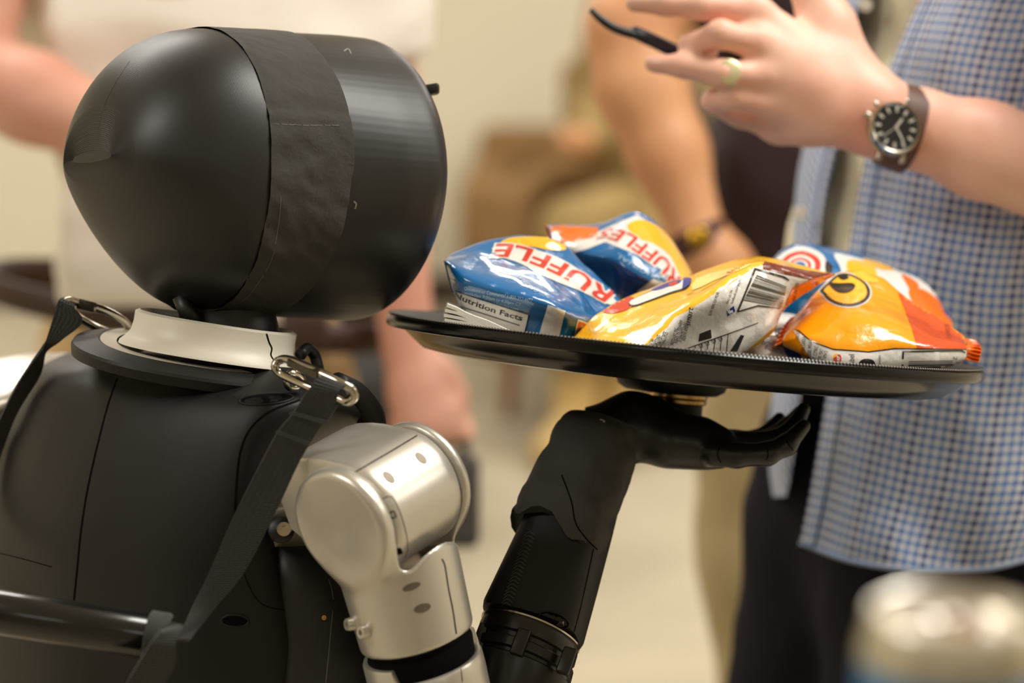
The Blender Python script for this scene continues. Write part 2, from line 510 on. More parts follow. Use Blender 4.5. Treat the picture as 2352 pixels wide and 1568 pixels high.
# small dark tab at the far edge of the face
tab = [q for q in (hit(bvh_of(gf), x, 203) for x in range(940, 1010, 2)) if q is not None][-1][0]
g = rbox(tab + C3(0.0015, 0.0, 0.010), C3(0.0062, 0.001, 0), C3(0, 0.0035, 0), C3(0, 0, 0.008), 0.002)
build('sensor_tab', g, M_black, head)
g = G()
for k in range(2, 25):                         # print layers stand out as ridges round the flat pole
    rr = head_ring(0.0001 * k * k)
    tube(rr - ha * 0.00005, 0.00024 * (1.05 - k / 26), 5, g, closed=True)
build('print_ridge', g, mat('ridge_black_head', (40, 39, 37), 0.35), head, kind='stuff')
# seam line of the skull, flat print scars
g = groove(bh, [(312, 190), (270, 255), (238, 330), (222, 400)][:3] and [(298, 140), (262, 195), (236, 250), (222, 320)], 0.0005)
build('print_seam', g, mat('print_seam_grey', (62, 60, 56), 0.5), head, smooth=False)
bf = bvh_of(gf)
g = G()
for line in ([(812, 462), (818, 468), (815, 480)], [(790, 118), (800, 112), (806, 124)]):
    groove(bf, line, 0.0012, g, 4)
build('scuff_mark', g, mat('scuff_grey', (120, 116, 110), 0.6), head, smooth=False, kind='stuff')

# ---- gaffer tape band: a strip with ragged edges and creases just off the shell
rng = np.random.RandomState(3)
nu_, nv_ = 200, 22
ang = np.linspace(0, 2 * math.pi, nu_, endpoint=False)
w1 = np.interp(np.arange(nu_), np.arange(0, nu_, 8), rng.uniform(-1, 1, 25)); w2 = np.interp(np.arange(nu_), np.arange(0, nu_, 10), rng.uniform(-1, 1, 20))
T = np.zeros((nu_, nv_, 3))
def shell_pt(t, a):
    c, q = math.cos(a), math.sin(a)
    n = 2.25 if t >= 0 else 2.2
    if t >= 0:
        k = min(1, t / 0.1); w = 0.0935 + 0.0085 * k; h = 0.0945 + 0.0045 * k
    else:
        w = 0.0935 * math.sqrt(max(0, 1 - (t / 0.081) ** 2)); h = 0.0945 * math.sqrt(max(0, 1 - (t / 0.081) ** 2))
    x = math.copysign(abs(c) ** (2 / n), c) * w; y = math.copysign(abs(q) ** (2 / n), q) * h
    return HO + ha * t + hb * x + hu * y, nrm(hb * c / w + hu * q / h)
for i, a in enumerate(ang):
    top = max(0, math.sin(a)); low = max(0, -math.sin(a))
    t0 = -0.004 + 0.0009 * w1[i] - 0.004 * top ** 3 + 0.004 * low ** 2
    t1 = 0.051 + 0.0016 * w2[i] + 0.006 * max(0, math.cos(a - 0.2)) ** 6 - 0.006 * low ** 3
    for j in range(nv_):
        f = j / (nv_ - 1)
        p, n = shell_pt(t0 + (t1 - t0) * f, a)
        wr = noise.noise(Vector((a * 6, f * 2.2, 1.7))) * 0.6 + 0.5 * noise.noise(Vector((a * 15 + f * 5, f * 4, 5.1)))
        crease = 0.0007 * max(0, 1 - abs(a - 0.28) * 60)
        amp = 0.0008 + 0.0020 * max(0, math.cos(a + 0.45)) ** 3
        T[i, j] = p + n * (0.0011 + amp * max(-0.6, wr) + crease)
gt = sheet(T, cu=True)
tape = build('tape_band', gt, M_gaffer, head, label='wide matt cloth tape band around the head')
bt = bvh_of(gt)
g = G()
for q in range(9): groove(bt, [(630 + q * 16.5, 284 + min(q, 4) * 0.8), (638 + q * 16.5, 285 + min(q, 4) * 0.8), (641 + q * 16.5 + (q % 3) * 3, 284.5 + min(q, 4) * 0.8)], 0.0004 + 0.00012 * (q % 3), g, 2)
groove(bt, [(645, 450), (642, 500), (632, 560)], 0.0004, g, 4)
groove(bt, [(632, 575), (612, 620), (570, 680), (530, 702), (488, 710)], 0.0004, g, 4)
build('tape_thread', g, M_tapeedge, tape, smooth=False, kind='stuff')

# ---- neck and collar
def V2(px, d): return px / FPX * d
g = tube([P(500, 640, 1.635), P(520, 700, 1.635), P(525, 760, 1.635), P(530, 800, 1.635)], [0.036, 0.031, 0.034, 0.036], 24)
g = tube([P(412, 680, 1.60), P(430, 715, 1.60), P(452, 765, 1.61)], [0.005, 0.006, 0.009], 12, g)
build('neck', g, M_black, robot, label='black neck post under the head')
# collar: oval flared band; its axis leans away with the body
ca = nrm(C3(0.115, 0.03, -0.012)); cb = nrm(C3(-0.02, 0.22, 0.97)); cb = nrm(cb - ca * (cb @ ca)); cu_ = nrm(np.cross(ca, cb)); cu_ = cu_ if cu_ @ UV_ > 0 else -cu_
ca = nrm(C3(0.985, -0.155, 0.08)); cb = C3(0.02, 0.035, 0.99); cb = nrm(cb - ca * (cb @ ca)); cu_ = np.cross(ca, cb); cu_ = cu_ if cu_ @ UV_ > 0 else -cu_
CO = P(496, 748, 1.63)
def cring(h, a, b, m=64, dx=0.0): return ring(CO + cu_ * h + ca * dx, ca * a, cb * b, m, 2.3)
prof = [(0.000, 0.0480, 0.053), (0.004, 0.0515, 0.056), (0.0025, 0.0545, 0.0595), (-0.004, 0.0545, 0.060), (-0.010, 0.0555, 0.0615), (-0.014, 0.058, 0.064), (-0.0180, 0.0620, 0.068), (-0.0200, 0.0625, 0.0685), (-0.0205, 0.056, 0.061), (-0.012, 0.049, 0.055)]
g = loft([cring(h, a, b) for h, a, b in prof], closed_end=True)
collar = build('collar', g, M_ivory, robot, auto=40, label='ivory flared neck collar')
bc = bvh_of(g)
g = groove(bc, [(612, 766), (618, 786), (624, 800), (622, 815), (628, 826)], 0.0012)
build('collar_seam', g, M_void, collar, smooth=False)
ya = nrm(C3(0.985, -0.155, 0.08)); yb = C3(0.02, 0.125, 0.98); yb = nrm(yb - ya * (yb @ ya)); yu = np.cross(ya, yb); yu = yu if yu @ UV_ > 0 else -yu
YO = P(455, 815, 1.635)
def yring(h, a, b, m=64, dx=0.0): return ring(YO + yu * h + ya * dx, ya * a, yb * b, m, 2.3)
g = loft([yring(0.003, 0.055, 0.06), yring(0.0035, 0.066, 0.072), yring(-0.006, 0.067, 0.073), yring(-0.006, 0.040, 0.05)], cap=False)
build('collar_base', g, M_ivory, collar, auto=40)
# flat black yoke ring lying on the shoulders
yk = [(0.0030, 0.0655, 0.072), (0.0038, 0.0675, 0.074), (-0.0005, 0.0835, 0.089), (-0.0025, 0.0845, 0.090), (-0.0085, 0.0835, 0.089), (-0.006, 0.0655, 0.072)]
g = loft([yring(h, a, b) for h, a, b in yk], closed_end=True)
build('yoke_ring', g, M_shell, robot, auto=35, label='flat black ring plate around the collar')

# ---- back shell
rows = [
 [(300, 812, 1.675), (350, 818, 1.645), (420, 830, 1.615), (480, 838, 1.60), (560, 842, 1.59), (640, 842, 1.585), (710, 850, 1.60), (760, 862, 1.65), (700, 830, 1.78), (560, 800, 1.85), (420, 780, 1.85), (330, 790, 1.76)],
 [(118, 830, 1.74), (170, 838, 1.66), (270, 862, 1.608), (380, 880, 1.578), (520, 892, 1.555), (640, 897, 1.547), (770, 918, 1.562), (850, 955, 1.64), (790, 900, 1.80), (600, 850, 1.92), (380, 800, 1.92), (200, 800, 1.84)],
 [(48, 900, 1.75), (95, 905, 1.655), (225, 920, 1.594), (360, 930, 1.560), (520, 935, 1.536), (630, 938, 1.530), (720, 965, 1.552), (760, 1000, 1.65), (790, 960, 1.82), (600, 900, 1.95), (360, 860, 1.95), (140, 860, 1.87)],
 [(-4, 1030, 1.76), (38, 1035, 1.660), (180, 1045, 1.588), (330, 1050, 1.552), (480, 1055, 1.530), (580, 1055, 1.526), (650, 1062, 1.556), (672, 1075, 1.65), (740, 1060, 1.82), (560, 1010, 1.95), (340, 980, 1.95), (90, 980, 1.88)],
 [(-50, 1200, 1.76), (-5, 1205, 1.668), (140, 1215, 1.588), (300, 1222, 1.550), (450, 1225, 1.529), (565, 1225, 1.527), (640, 1228, 1.556), (664, 1235, 1.65), (720, 1220, 1.82), (540, 1180, 1.94), (320, 1150, 1.94), (50, 1150, 1.88)],
 [(-75, 1390, 1.76), (-30, 1392, 1.674), (120, 1398, 1.592), (290, 1402, 1.552), (450, 1405, 1.533), (590, 1405, 1.536), (690, 1408, 1.566), (735, 1412, 1.65), (760, 1390, 1.80), (560, 1350, 1.92), (330, 1330, 1.92), (40, 1330, 1.87)],
 [(-80, 1600, 1.76), (-35, 1602, 1.68), (110, 1605, 1.598), (280, 1608, 1.558), (450, 1610, 1.541), (610, 1610, 1.548), (730, 1610, 1.58), (790, 1612, 1.65), (790, 1590, 1.78), (580, 1560, 1.89), (330, 1540, 1.89), (40, 1540, 1.85)],
 [(-60, 1790, 1.75), (-20, 1790, 1.69), (120, 1790, 1.61), (290, 1790, 1.572), (450, 1790, 1.556), (600, 1790, 1.565), (720, 1790, 1.59), (770, 1790, 1.65), (770, 1770, 1.76), (580, 1740, 1.86), (340, 1730, 1.86), (60, 1730, 1.83)],
]
ctrl = [[P(*q) for q in r] for r in rows]
S = net(ctrl, 10, 8, cv=True)
g = sheet(S, cv=True, cap=True)
uvx = []
torso = build('back_shell', g, M_shell, robot, label='rounded black printed back shell')
bb = bvh_of(g)
gg = G()
groove(bb, [(270, 868), (248, 930), (222, 1030), (200, 1130), (186, 1220), (178, 1300), (170, 1380)], 0.0016, gg)
build('spine_seam', gg, M_void, torso, smooth=False)
gg = G()
groove(bb, [(690, 918), (620, 945), (575, 985), (552, 1040), (543, 1120), (540, 1195)], 0.0015, gg)
groove(bb, [(540, 1195), (548, 1270), (570, 1340), (600, 1385), (650, 1400), (730, 1408)], 0.0007, gg)
groove(bb, [(0, 1270), (60, 1285), (120, 1302)], 0.0006, gg)
build('armhole_seam', gg, M_void, torso, smooth=False, kind='stuff')
# oval openings
def oval(b, cx, cy, rx, ry, rot, off=0.0003, n=28, pw=2.0):
    g = G(); t = np.linspace(0, 2 * math.pi, n, endpoint=False); c, s = math.cos(rot), math.sin(rot)
    v = [hit(b, cx, cy, off)[0]]
    for a in t:
        x = math.copysign(abs(math.cos(a)) ** (2 / pw), math.cos(a)) * rx; y = math.copysign(abs(math.sin(a)) ** (2 / pw), math.sin(a)) * ry
        h = hit(b, cx + c * x - s * y, cy + s * x + c * y, off); v.append(h[0] if h else v[0])
    g.add(v, [(0, 1 + i, 1 + (i + 1) % n) for i in range(n)])
    rim = [q for q in v[1:]]
    return g, rim
for (cx, cy, rx, ry, rot) in ((612, 917, 62, 12, -0.08), (540, 1425, 31, 14, 0.05)):
    g, rim = oval(bb, cx, cy, rx, ry, rot)
    slot = build('oval_slot', g, M_void, torso, smooth=False)
    build('slot_rim', tube(rim, 0.0007, 6, closed=True), M_shell, slot)
# shoulder arch that comes over from the chest
g = tube([P(770, 880, 1.585), P(815, 910, 1.60), P(850, 955, 1.615), P(862, 1000, 1.63)], [0.008, 0.010, 0.010, 0.008], 14, k=5)
build('chest_arch', g, M_shell, robot)
g = tube([P(690, 815, 1.62), P(705, 800, 1.63), P(722, 815, 1.64), P(732, 850, 1.64)], 0.004, 10, k=4)
build('collar_clip', g, M_black, robot)

# ---- shoulder joint, near arm
ac = nrm(C3(0.60, 0.33, 0.73))
ew = C3(-0.75, 0.2, 0.63); ew = nrm(ew - ac * (ew @ ac))
ev = np.cross(ac, ew); ev = ev if ev @ UV_ > 0 else -ev
SO = P(778, 1212, 1.485)                       # centre of the near plate's outer face
RM = 0.0385
def SP(a, w, v): return SO + ac * a + ew * w + ev * v
dn = C3(0.25, -0.93, 0.27); dn = nrm(dn - ac * (dn @ ac))
# motor housing with flat top plate: extruded D profile
def dprof(a, r, mtop=0.052):
    pts = []
    for t in np.linspace(-math.radians(120), math.radians(90), 40):
        pts.append((-math.cos(t) * r, math.sin(t) * r))
    pts += [(0.01, r * 0.998), (0.02, r * 0.985), (0.03, r * 0.95), (0.041, r * 0.88), (mtop, r * 0.76), (mtop + 0.006, r * 0.55), (mtop + 0.006, 0.0), (mtop, -r * 0.5), (0.035, -r * 0.75)]
    return [SP(a, w, v) for w, v in pts]
aa = [(0.0115, 0.93), (0.0122, 0.965), (0.0140, 0.99), (0.018, 1.0), (0.066, 1.0), (0.072, 0.995), (0.0745, 0.96)]
g = loft([dprof(a, RM * k) for a, k in aa])
cap = build('shoulder_motor', g, M_silver, robot, auto=32, label='silver shoulder motor housing with flat top plate')
bm_ = bvh_of(g)
gg = groove(bm_, [(808, 1089), (850, 1064), (900, 1035), (958, 1000)], 0.0009)
build('housing_seam', gg, M_void, cap, smooth=False)
# near and far fork plates + upper arm, one shell
lo = SO - 0.07; hi = SO + 0.07
AX0 = SP(0.041, -0.002, 0)
B1 = P(956, 1452, 1.53)
axd = nrm(B1 - AX0)
pts = np.array([SP(a, w, v) for a in (-0.004, 0.092) for w in (-0.05, 0.05) for v in (-0.05, 0.045)] + [B1 + 0.045 * q for q in (RV, -RV, FV, -FV, -UV_)])
fd = Field(pts.min(0) - 0.004, pts.max(0) + 0.004, 0.00125)
fd.F = fd.cyl(SP(-0.001, 0, 0), SP(0.0125, 0, 0), 0.0375, 0.005)
far = fd.cyl(SP(0.076, 0, 0), SP(0.085, 0, 0), RM * 1.01, 0.0035)
fd.F = np.minimum(fd.F, far)
waist = fd.cap(AX0 + axd * 0.030, B1 + axd * 0.003, 0.041, 0.0385, flat=(np.cross(axd, ac), 1.1))
plane_lo = (fd.X - B1[0]) * axd[0] + (fd.Y - B1[1]) * axd[1] + (fd.Z - B1[2]) * axd[2]
waist = smax(waist, plane_lo - 0.004, 0.004)
# trim the waist to the width of the fork
ta = (fd.X - SO[0]) * ac[0] + (fd.Y - SO[1]) * ac[1] + (fd.Z - SO[2]) * ac[2]
waist = smax(waist, -(ta + 0.0035), 0.006); waist = smax(waist, ta - 0.088, 0.006)
fd.u(waist, 0.012)
slot_ = fd.cyl(SP(0.0135, 0, 0), SP(0.0752, 0, 0), 0.0468, 0.006)
slot2 = fd.box(SP(0.0443, 0, 0.04), ac, ew, ev, 0.0309, 0.08, 0.045, 0.006)
fd.cut(np.minimum(slot_, slot2), 0.004)
g = fd.mesh(smooth=2)
arm = build('upper_arm', g, M_silver, robot, label='silver forked upper arm shell')
ba = bvh_of(g)
gg = G()
groove(ba, [(1015, 1283), (1022, 1300), (1030, 1350), (1040, 1400), (1048, 1455)], 0.0010, gg)
build('shell_seam', gg, M_void, arm, smooth=False)
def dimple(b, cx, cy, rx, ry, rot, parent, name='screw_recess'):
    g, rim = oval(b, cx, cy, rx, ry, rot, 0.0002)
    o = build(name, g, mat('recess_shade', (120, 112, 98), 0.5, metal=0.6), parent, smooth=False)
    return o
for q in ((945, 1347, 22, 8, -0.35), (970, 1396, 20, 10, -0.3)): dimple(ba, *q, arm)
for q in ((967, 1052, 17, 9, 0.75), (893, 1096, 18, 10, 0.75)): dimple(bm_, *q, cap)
# small cover with two square ports on the motor drum
gg = groove(bm_, [(872, 1148), (893, 1140), (906, 1148), (922, 1185), (934, 1230), (936, 1262), (930, 1280)], 0.0006)
build('port_cover_seam', gg, mat('seam_grey', (105, 98, 86), 0.5, metal=0.5), cap, smooth=False)
for (x, y, rx, ry) in ((896, 1184, 13, 9), (915, 1266, 8, 7)):
    g, rim = oval(bm_, x, y, rx, ry, -0.35, 0.0004, pw=6)
    build('port', g, M_void, cap, smooth=False)
def bolt(p, n, r, parent, m, name='bolt', h=0.003):
    n = nrm(n)
    g = lathe(p, n, [(0.0, -0.001), (r, -0.001), (r, h * 0.6), (r * 0.88, h), (r * 0.45, h), (r * 0.42, h * 0.35), (0.0, h * 0.35)], 16)
    return build(name, g, m, parent, auto=40)
for (x, y) in ((806, 1432), (836, 1450)):
    h = hit(ba, x + 6, y, 0.0)
    if h: bolt(h[0], h[1] * 0.6 + nrm(C3(-0.8, 0.1, -0.6)), 0.0042, arm, M_silver, h=0.005)
# plate edge bolt by the strap and light inner bracket
g = slab(net([[P(618, 1180, 1.54), P(650, 1165, 1.545), P(690, 1190, 1.55)], [P(606, 1245, 1.545), P(650, 1255, 1.55), P(705, 1265, 1.56)], [P(640, 1280, 1.55), P(690, 1300, 1.56), P(725, 1302, 1.57)]], 6, 6), 0.004)
br = build('arm_bracket', g, mat('grey_bracket', (150, 144, 130), 0.5, metal=0.3), robot)
bolt(P(652, 1217, 1.535), C3(0.1, 0.25, -1), 0.0052, br, M_steel, h=0.004)
g = lathe(P(646, 1217, 1.539), C3(0.1, 0.25, -1), [(0, 0), (0.0085, 0), (0.0085, 0.003), (0.006, 0.005), (0, 0.005)], 20)
build('bolt_seat', g, M_black, br, auto=40)
# dark body side below the arm
g = loft([ring(P(x, y, d), C3(a, 0, 0.02), C3(-0.01, 0, b), 32, 2.6) for x, y, d, a, b in ((690, 1240, 1.60, 0.026, 0.05), (720, 1330, 1.61, 0.036, 0.06), (760, 1450, 1.62, 0.046, 0.065), (790, 1620, 1.62, 0.052, 0.07), (780, 1780, 1.62, 0.05, 0.07))])
side = build('waist_side', g, M_black, robot)
bs = bvh_of(g)
h = hit(bs, 742, 1417, 0)
if h is not None: bolt(h[0], h[1], 0.0018, side, M_brass, h=0.002)
gg = groove(bs, [(752, 1320), (765, 1375), (760, 1440), (755, 1500), (748, 1566)], 0.0006, off=0.0003)
build('waist_seam', gg, mat('seam_glint', (95, 92, 88), 0.4), side, smooth=False)
# black swivel ring and lower arm sleeve
g = loft([ring(B1 + axd * t, ac * r, np.cross(axd, ac) * r, 48) for t, r in ((-0.01, 0.034), (0.004, 0.0345), (0.006, 0.033), (0.010, 0.0345), (0.016, 0.034), (0.03, 0.033))])
build('swivel_ring', g, M_void, robot, auto=40)
cx_ = np.cross(axd, ac)
def sleeve_ring(t, r, notch=0.0):
    m = 72; R = ring(B1 + axd * t, ac * r, cx_ * r, m)
    return R
m_ = 96
tt = np.linspace(0, 2 * math.pi, m_, endpoint=False)
def sl(t0, r, edge=True):
    out = []
    for a in tt:
        d = -ac * math.cos(a) * r + cx_ * math.sin(a) * r
        drop = 0
        if edge:
            drop = 0.010 if -1.05 < ((a - NOTCH + math.pi) % (2 * math.pi) - math.pi) < 1.25 else 0
        out.append(B1 + axd * (t0 + drop) + d)
    return out
NOTCH = 0.0
best = None
for a in tt:                                   # put the notch towards the viewer's side of the arm
    d = -ac * math.cos(a) + cx_ * math.sin(a)
    sc = d @ nrm(C3(0.55, 0.0, -0.83))
    if best is None or sc > best: best, NOTCH = sc, a
g = loft([sl(0.0125, 0.0330), sl(0.0105, 0.0335), sl(0.0098, 0.0350), sl(0.0102, 0.0372), sl(0.0118, 0.0380), sl(0.03, 0.0382, False), sl(0.07, 0.037, False), sl(0.13, 0.033, False)], cap=False)
sleeve = build('lower_arm_sleeve', g, M_silver, robot, auto=40, label='silver sleeve below the swivel ring')
bsl = bvh_of(g)
gg = groove(bsl, [(1052, 1492), (1058, 1530), (1062, 1566)], 0.0006)
build('sleeve_seam', gg, mat('seam_grey', (105, 98, 86), 0.5, metal=0.5), sleeve, smooth=False)

# ---- far shoulder
g = loft([ring(P(x, y, d), C3(a, 0, 0.02), C3(0.01, b, 0.03), 28, 2.4) for x, y, d, a, b in ((118, 872, 1.80, 0.006, 0.012), (95, 872, 1.80, 0.016, 0.020), (40, 885, 1.80, 0.02, 0.0245), (-30, 900, 1.80, 0.02, 0.026), (-90, 925, 1.80, 0.02, 0.024), (-120, 950, 1.80, 0.008, 0.012))])
build('far_shoulder', g, M_silver, robot, label='silver far shoulder cover')
g = tube([P(-60, 900, 1.80), P(-90, 1080, 1.81), P(-110, 1300, 1.84), P(-100, 1500, 1.80), P(-60, 1650, 1.95)], [0.036, 0.036, 0.033, 0.034, 0.03], 20, k=4)
build('far_arm', g, M_silver, robot)

# ---- forearm that rises to the tray
EL = P(1196, 1640, 1.60)
FA = [(1196, 1600, 1.600), (1212, 1500, 1.605), (1222, 1440, 1.610), (1268, 1310, 1.625), (1312, 1190, 1.640), (1352, 1090, 1.655), (1385, 1010, 1.668)]
fa_dir = nrm(P(1385, 1010, 1.668) - P(1222, 1440, 1.61))
fx = nrm(C3(0.93, 0.33, 0.0)); fx = nrm(fx - fa_dir * (fx @ fa_dir)); fy = np.cross(fx, fa_dir)
def fring(px, py, d, a, b, n=3.0, m=40, tw=0.0): return ring(P(px, py, d), (fx * math.cos(tw) + fy * math.sin(tw)) * a, (fy * math.cos(tw) - fx * math.sin(tw)) * b, m, n)
g = loft([fring(1219, 1447, 1.61, 0.029, 0.028), fring(1221, 1441, 1.61, 0.0335, 0.032), fring(1226, 1428, 1.611, 0.0345, 0.033), fring(1270, 1310, 1.625, 0.0315, 0.031), fring(1312, 1195, 1.64, 0.0285, 0.029), fring(1345, 1100, 1.655, 0.026, 0.027)])
fore = build('forearm', g, M_shell, robot, auto=40, label='tapered black printed forearm shell')
bfo = bvh_of(g)
g, rim = oval(bfo, 1272, 1423, 36, 17, 0.35)
o = build('access_hole', g, M_void, fore, smooth=False)
build('hole_rim', tube(rim, 0.0006, 6, closed=True), M_shell, o)
h = hit(bfo, 1288, 1432, 0.0003); bolt(h[0], h[1], 0.0026, o, M_dsteel, 'screw', 0.0008)
gg = groove(bfo, [(1364, 1255), (1348, 1330), (1332, 1400), (1312, 1475)], 0.0008)
build('forearm_seam', gg, M_void, fore, smooth=False)
gg = G()
for k in range(26):                            # print ridges running up the shell
    y = 1225 + k * 8.5; x = 1222 - (y - 1210) * 0.34
    groove(bfo, [(x - 12, y + 6), (x, y - 3), (x + 13, y + 5)], 0.0006, gg, 3, off=0.0005)
build('print_ridge', gg, mat('ridge_black', (58, 56, 53), 0.4), fore, smooth=False, kind='stuff')
# wrist wrapped in cloth tape: faceted, creased
wr = []
for (px, py, d, a, b, n) in ((1283, 1228, 1.636, 0.0325, 0.033, 3.0), (1300, 1190, 1.640, 0.0325, 0.033, 3.0), (1318, 1140, 1.647, 0.0315, 0.032, 2.7), (1345, 1075, 1.656, 0.0305, 0.031, 2.6), (1370, 1020, 1.664, 0.030, 0.030, 2.4), (1388, 990, 1.668, 0.029, 0.029, 2.2)):
    wr.append(fring(px, py, d, a, b, n, 40))
WR = cr_resample(np.array(wr), 5)
for i in range(len(WR)):
    c = WR[i].mean(0)
    for j in range(40):
        q = WR[i, j] - c
        k = noise.noise(Vector((math.cos(j / 40 * 6.283) * 2.0, math.sin(j / 40 * 6.283) * 2.0, i * 0.22)))
        e = 1 + 0.05 * (round(k * 4) / 4) + 0.02 * k
        if i < 3: e += 0.02
        WR[i, j] = c + q * e
# the lower edge hangs lower on the right, as the last wrap runs across
for j in range(40):
    s = (WR[0, j] - WR[0].mean(0)) @ fx
    for i in range(4): WR[i, j] -= fa_dir * (0.5 * max(0, s) + 0.004 * math.sin(j)) * (1 - i / 4)
g = loft(WR)
wrap = build('wrist_tape', g, M_gaffer, robot, auto=28, label='black cloth tape wrapped round the wrist')
bw = bvh_of(g)
gg = G()
groove(bw, [(1290, 1090), (1312, 1150), (1322, 1200), (1345, 1235), (1372, 1262)], 0.0009, gg)
build('tape_crease', gg, M_void, wrap, smooth=False, kind='stuff')
# motor rings below the forearm
g = loft([fring(x, y, d, a, a * 0.97, 2.0) for x, y, d, a in ((1221, 1446, 1.610, 0.031), (1218, 1455, 1.609, 0.0335), (1214, 1468, 1.608, 0.0345), (1208, 1488, 1.606, 0.0345), (1207, 1492, 1.606, 0.0330), (1204, 1502, 1.605, 0.0330), (1203, 1506, 1.605, 0.035), (1198, 1525, 1.603, 0.035), (1197, 1529, 1.603, 0.0335), (1195, 1536, 1.602, 0.0335), (1194, 1540, 1.602, 0.0352), (1186, 1575, 1.60, 0.0352), (1170, 1640, 1.598, 0.034))])
mot = build('elbow_motor', g, mat('satin_black_motor', (20, 19, 18), 0.3), robot, auto=30, label='black ribbed elbow motor rings')
g = loft([fring(1219, 1451, 1.6095, r, r * 0.97, 2.0) for r in (0.0325, 0.0348)] + [fring(1218, 1455, 1.609, r, r * 0.97, 2.0) for r in (0.0348, 0.0325)], closed_end=True)
build('steel_ring', g, M_steel, mot, auto=30, label='thin steel ring at the joint')
for (x, y) in ((1108, 1462), (1196, 1475), (1302, 1518)):
    g = rbox(P(x, y, 1.573 if x > 1150 else 1.595), fx * 0.0045, fa_dir * 0.009, fy * 0.003, 0.001)
    build('clamp_block', g, mat('satin_black_motor', (20, 19, 18), 0.3), mot, auto=40)
# upper arm continues down to the elbow, then forward to the forearm
g = tube([B1 + axd * 0.10, P(1035, 1790, 1.57), P(1080, 1850, 1.585), P(1150, 1780, 1.595), P(1176, 1640, 1.599)], [0.034, 0.036, 0.037, 0.036, 0.033], 20, k=5)
build('elbow', g, M_black, robot)

# ---- hand: palm up under the tray, fingers reaching away to the right
pts = np.array([P(1380, 880, 1.62), P(1900, 1110, 1.80), P(1380, 1110, 1.62), P(1900, 880, 1.80), P(1400, 900, 1.64), P(1700, 1000, 1.60)])
fd = Field(pts.min(0) - 0.01, pts.max(0) + 0.01, 0.0016)
k_ = fd
fd.F = fd.cap(P(1388, 1008, 1.668), P(1452, 962, 1.672), 0.0265, 0.0165)
fd.u(fd.cap(P(1452, 958, 1.672), P(1500, 948, 1.682), 0.0150, 0.0110), 0.012)
fd.u(fd.cap(P(1440, 985, 1.670), P(1600, 1012, 1.680), 0.0170, 0.0165), 0.015)
fd.u(fd.cap(P(1470, 990, 1.700), P(1600, 1008, 1.712), 0.0165, 0.0150), 0.02)
fd.u(fd.cap(P(1540, 1016, 1.660), P(1655, 1030, 1.664), 0.0165, 0.0130), 0.02)
def finger(js, rs, k=0.004):
    for a, b, ra, rb in zip(js[:-1], js[1:], rs[:-1], rs[1:]):
        fd.F = smin(fd.F, fd.cap(P(*a), P(*b), ra, rb), k)
finger([(1640, 1040, 1.652), (1690, 1046, 1.650), (1762, 1042, 1.655), (1806, 1022, 1.66), (1846, 978, 1.668)], [0.0095, 0.0082, 0.0078, 0.0070, 0.0048])
finger([(1640, 1020, 1.672), (1705, 1020, 1.677), (1785, 1012, 1.686), (1822, 985, 1.69), (1846, 938, 1.695)], [0.0095, 0.0082, 0.0078, 0.0068, 0.0048])
finger([(1620, 1005, 1.695), (1690, 1015, 1.700), (1770, 1010, 1.71), (1812, 980, 1.715), (1836, 945, 1.72)], [0.0095, 0.0080, 0.0074, 0.0066, 0.0046])
finger([(1600, 1000, 1.715), (1660, 1015, 1.722), (1730, 1012, 1.73), (1770, 990, 1.735), (1790, 960, 1.74)], [0.009, 0.0075, 0.007, 0.006, 0.0045])
finger([(1480, 975, 1.70), (1510, 968, 1.725), (1550, 960, 1.745), (1580, 950, 1.752)], [0.012, 0.010, 0.009, 0.0065])
g = fd.mesh(smooth=1)
hand = build('hand', g, mat('satin_black_hand', (24, 23, 22), 0.36), robot, label='black robot hand with fingers spread under the tray')
bhd = bvh_of(g)
gg = G()
for line in ([(1652, 1028), (1648, 1045), (1656, 1062)], [(1760, 1026), (1764, 1042), (1760, 1056)], [(1806, 1010), (1812, 1022), (1822, 1034)]):
    groove(bhd, line, 0.0008, gg, 4)
build('finger_joint', gg, M_void, hand, smooth=False, kind='stuff')
gg = groove(bw, [(1378, 964), (1386, 967), (1388, 971)], 0.0012, off=0.0006)
if gg.v: build('tape_thread', gg, mat('torn_thread', (200, 196, 188), 0.8), wrap, smooth=False)

# ---- pelvis and legs below the picture
def seg(name, path, rad, m, n=2.4):
    build(name, tube(path, rad, 20, k=4), m, robot)
hip = P(380, 1790, 1.70)
seg('pelvis', [hip + [0, 0, 0.0], hip + [0, 0, -0.07], hip + [0, 0.0, -0.12]], [0.10, 0.105, 0.07], M_black)
for s in (-1, 1):
    b = hip + nrm(C3(0.8, 0, -0.6)) * 0.075 * s
    b[2] = hip[2] - 0.08
    seg('thigh', [b, b + [0.01, 0.01, -0.16], b + [0.02, 0.02, -0.30]], [0.062, 0.058, 0.05], M_silver)
    kx = b + np.array([0.02, 0.02, -0.30])
    seg('shin', [kx, np.array([kx[0], kx[1], 0.28]), np.array([kx[0], kx[1], 0.07])], [0.05, 0.048, 0.034], M_black)
    ft = rbox((kx[0] + 0.03, kx[1] + 0.03, 0.035), np.array([0.075, 0.06, 0]), np.array([-0.022, 0.027, 0]), [0, 0, 0.035], 0.015)
    build('foot', ft, M_black, robot, auto=40)
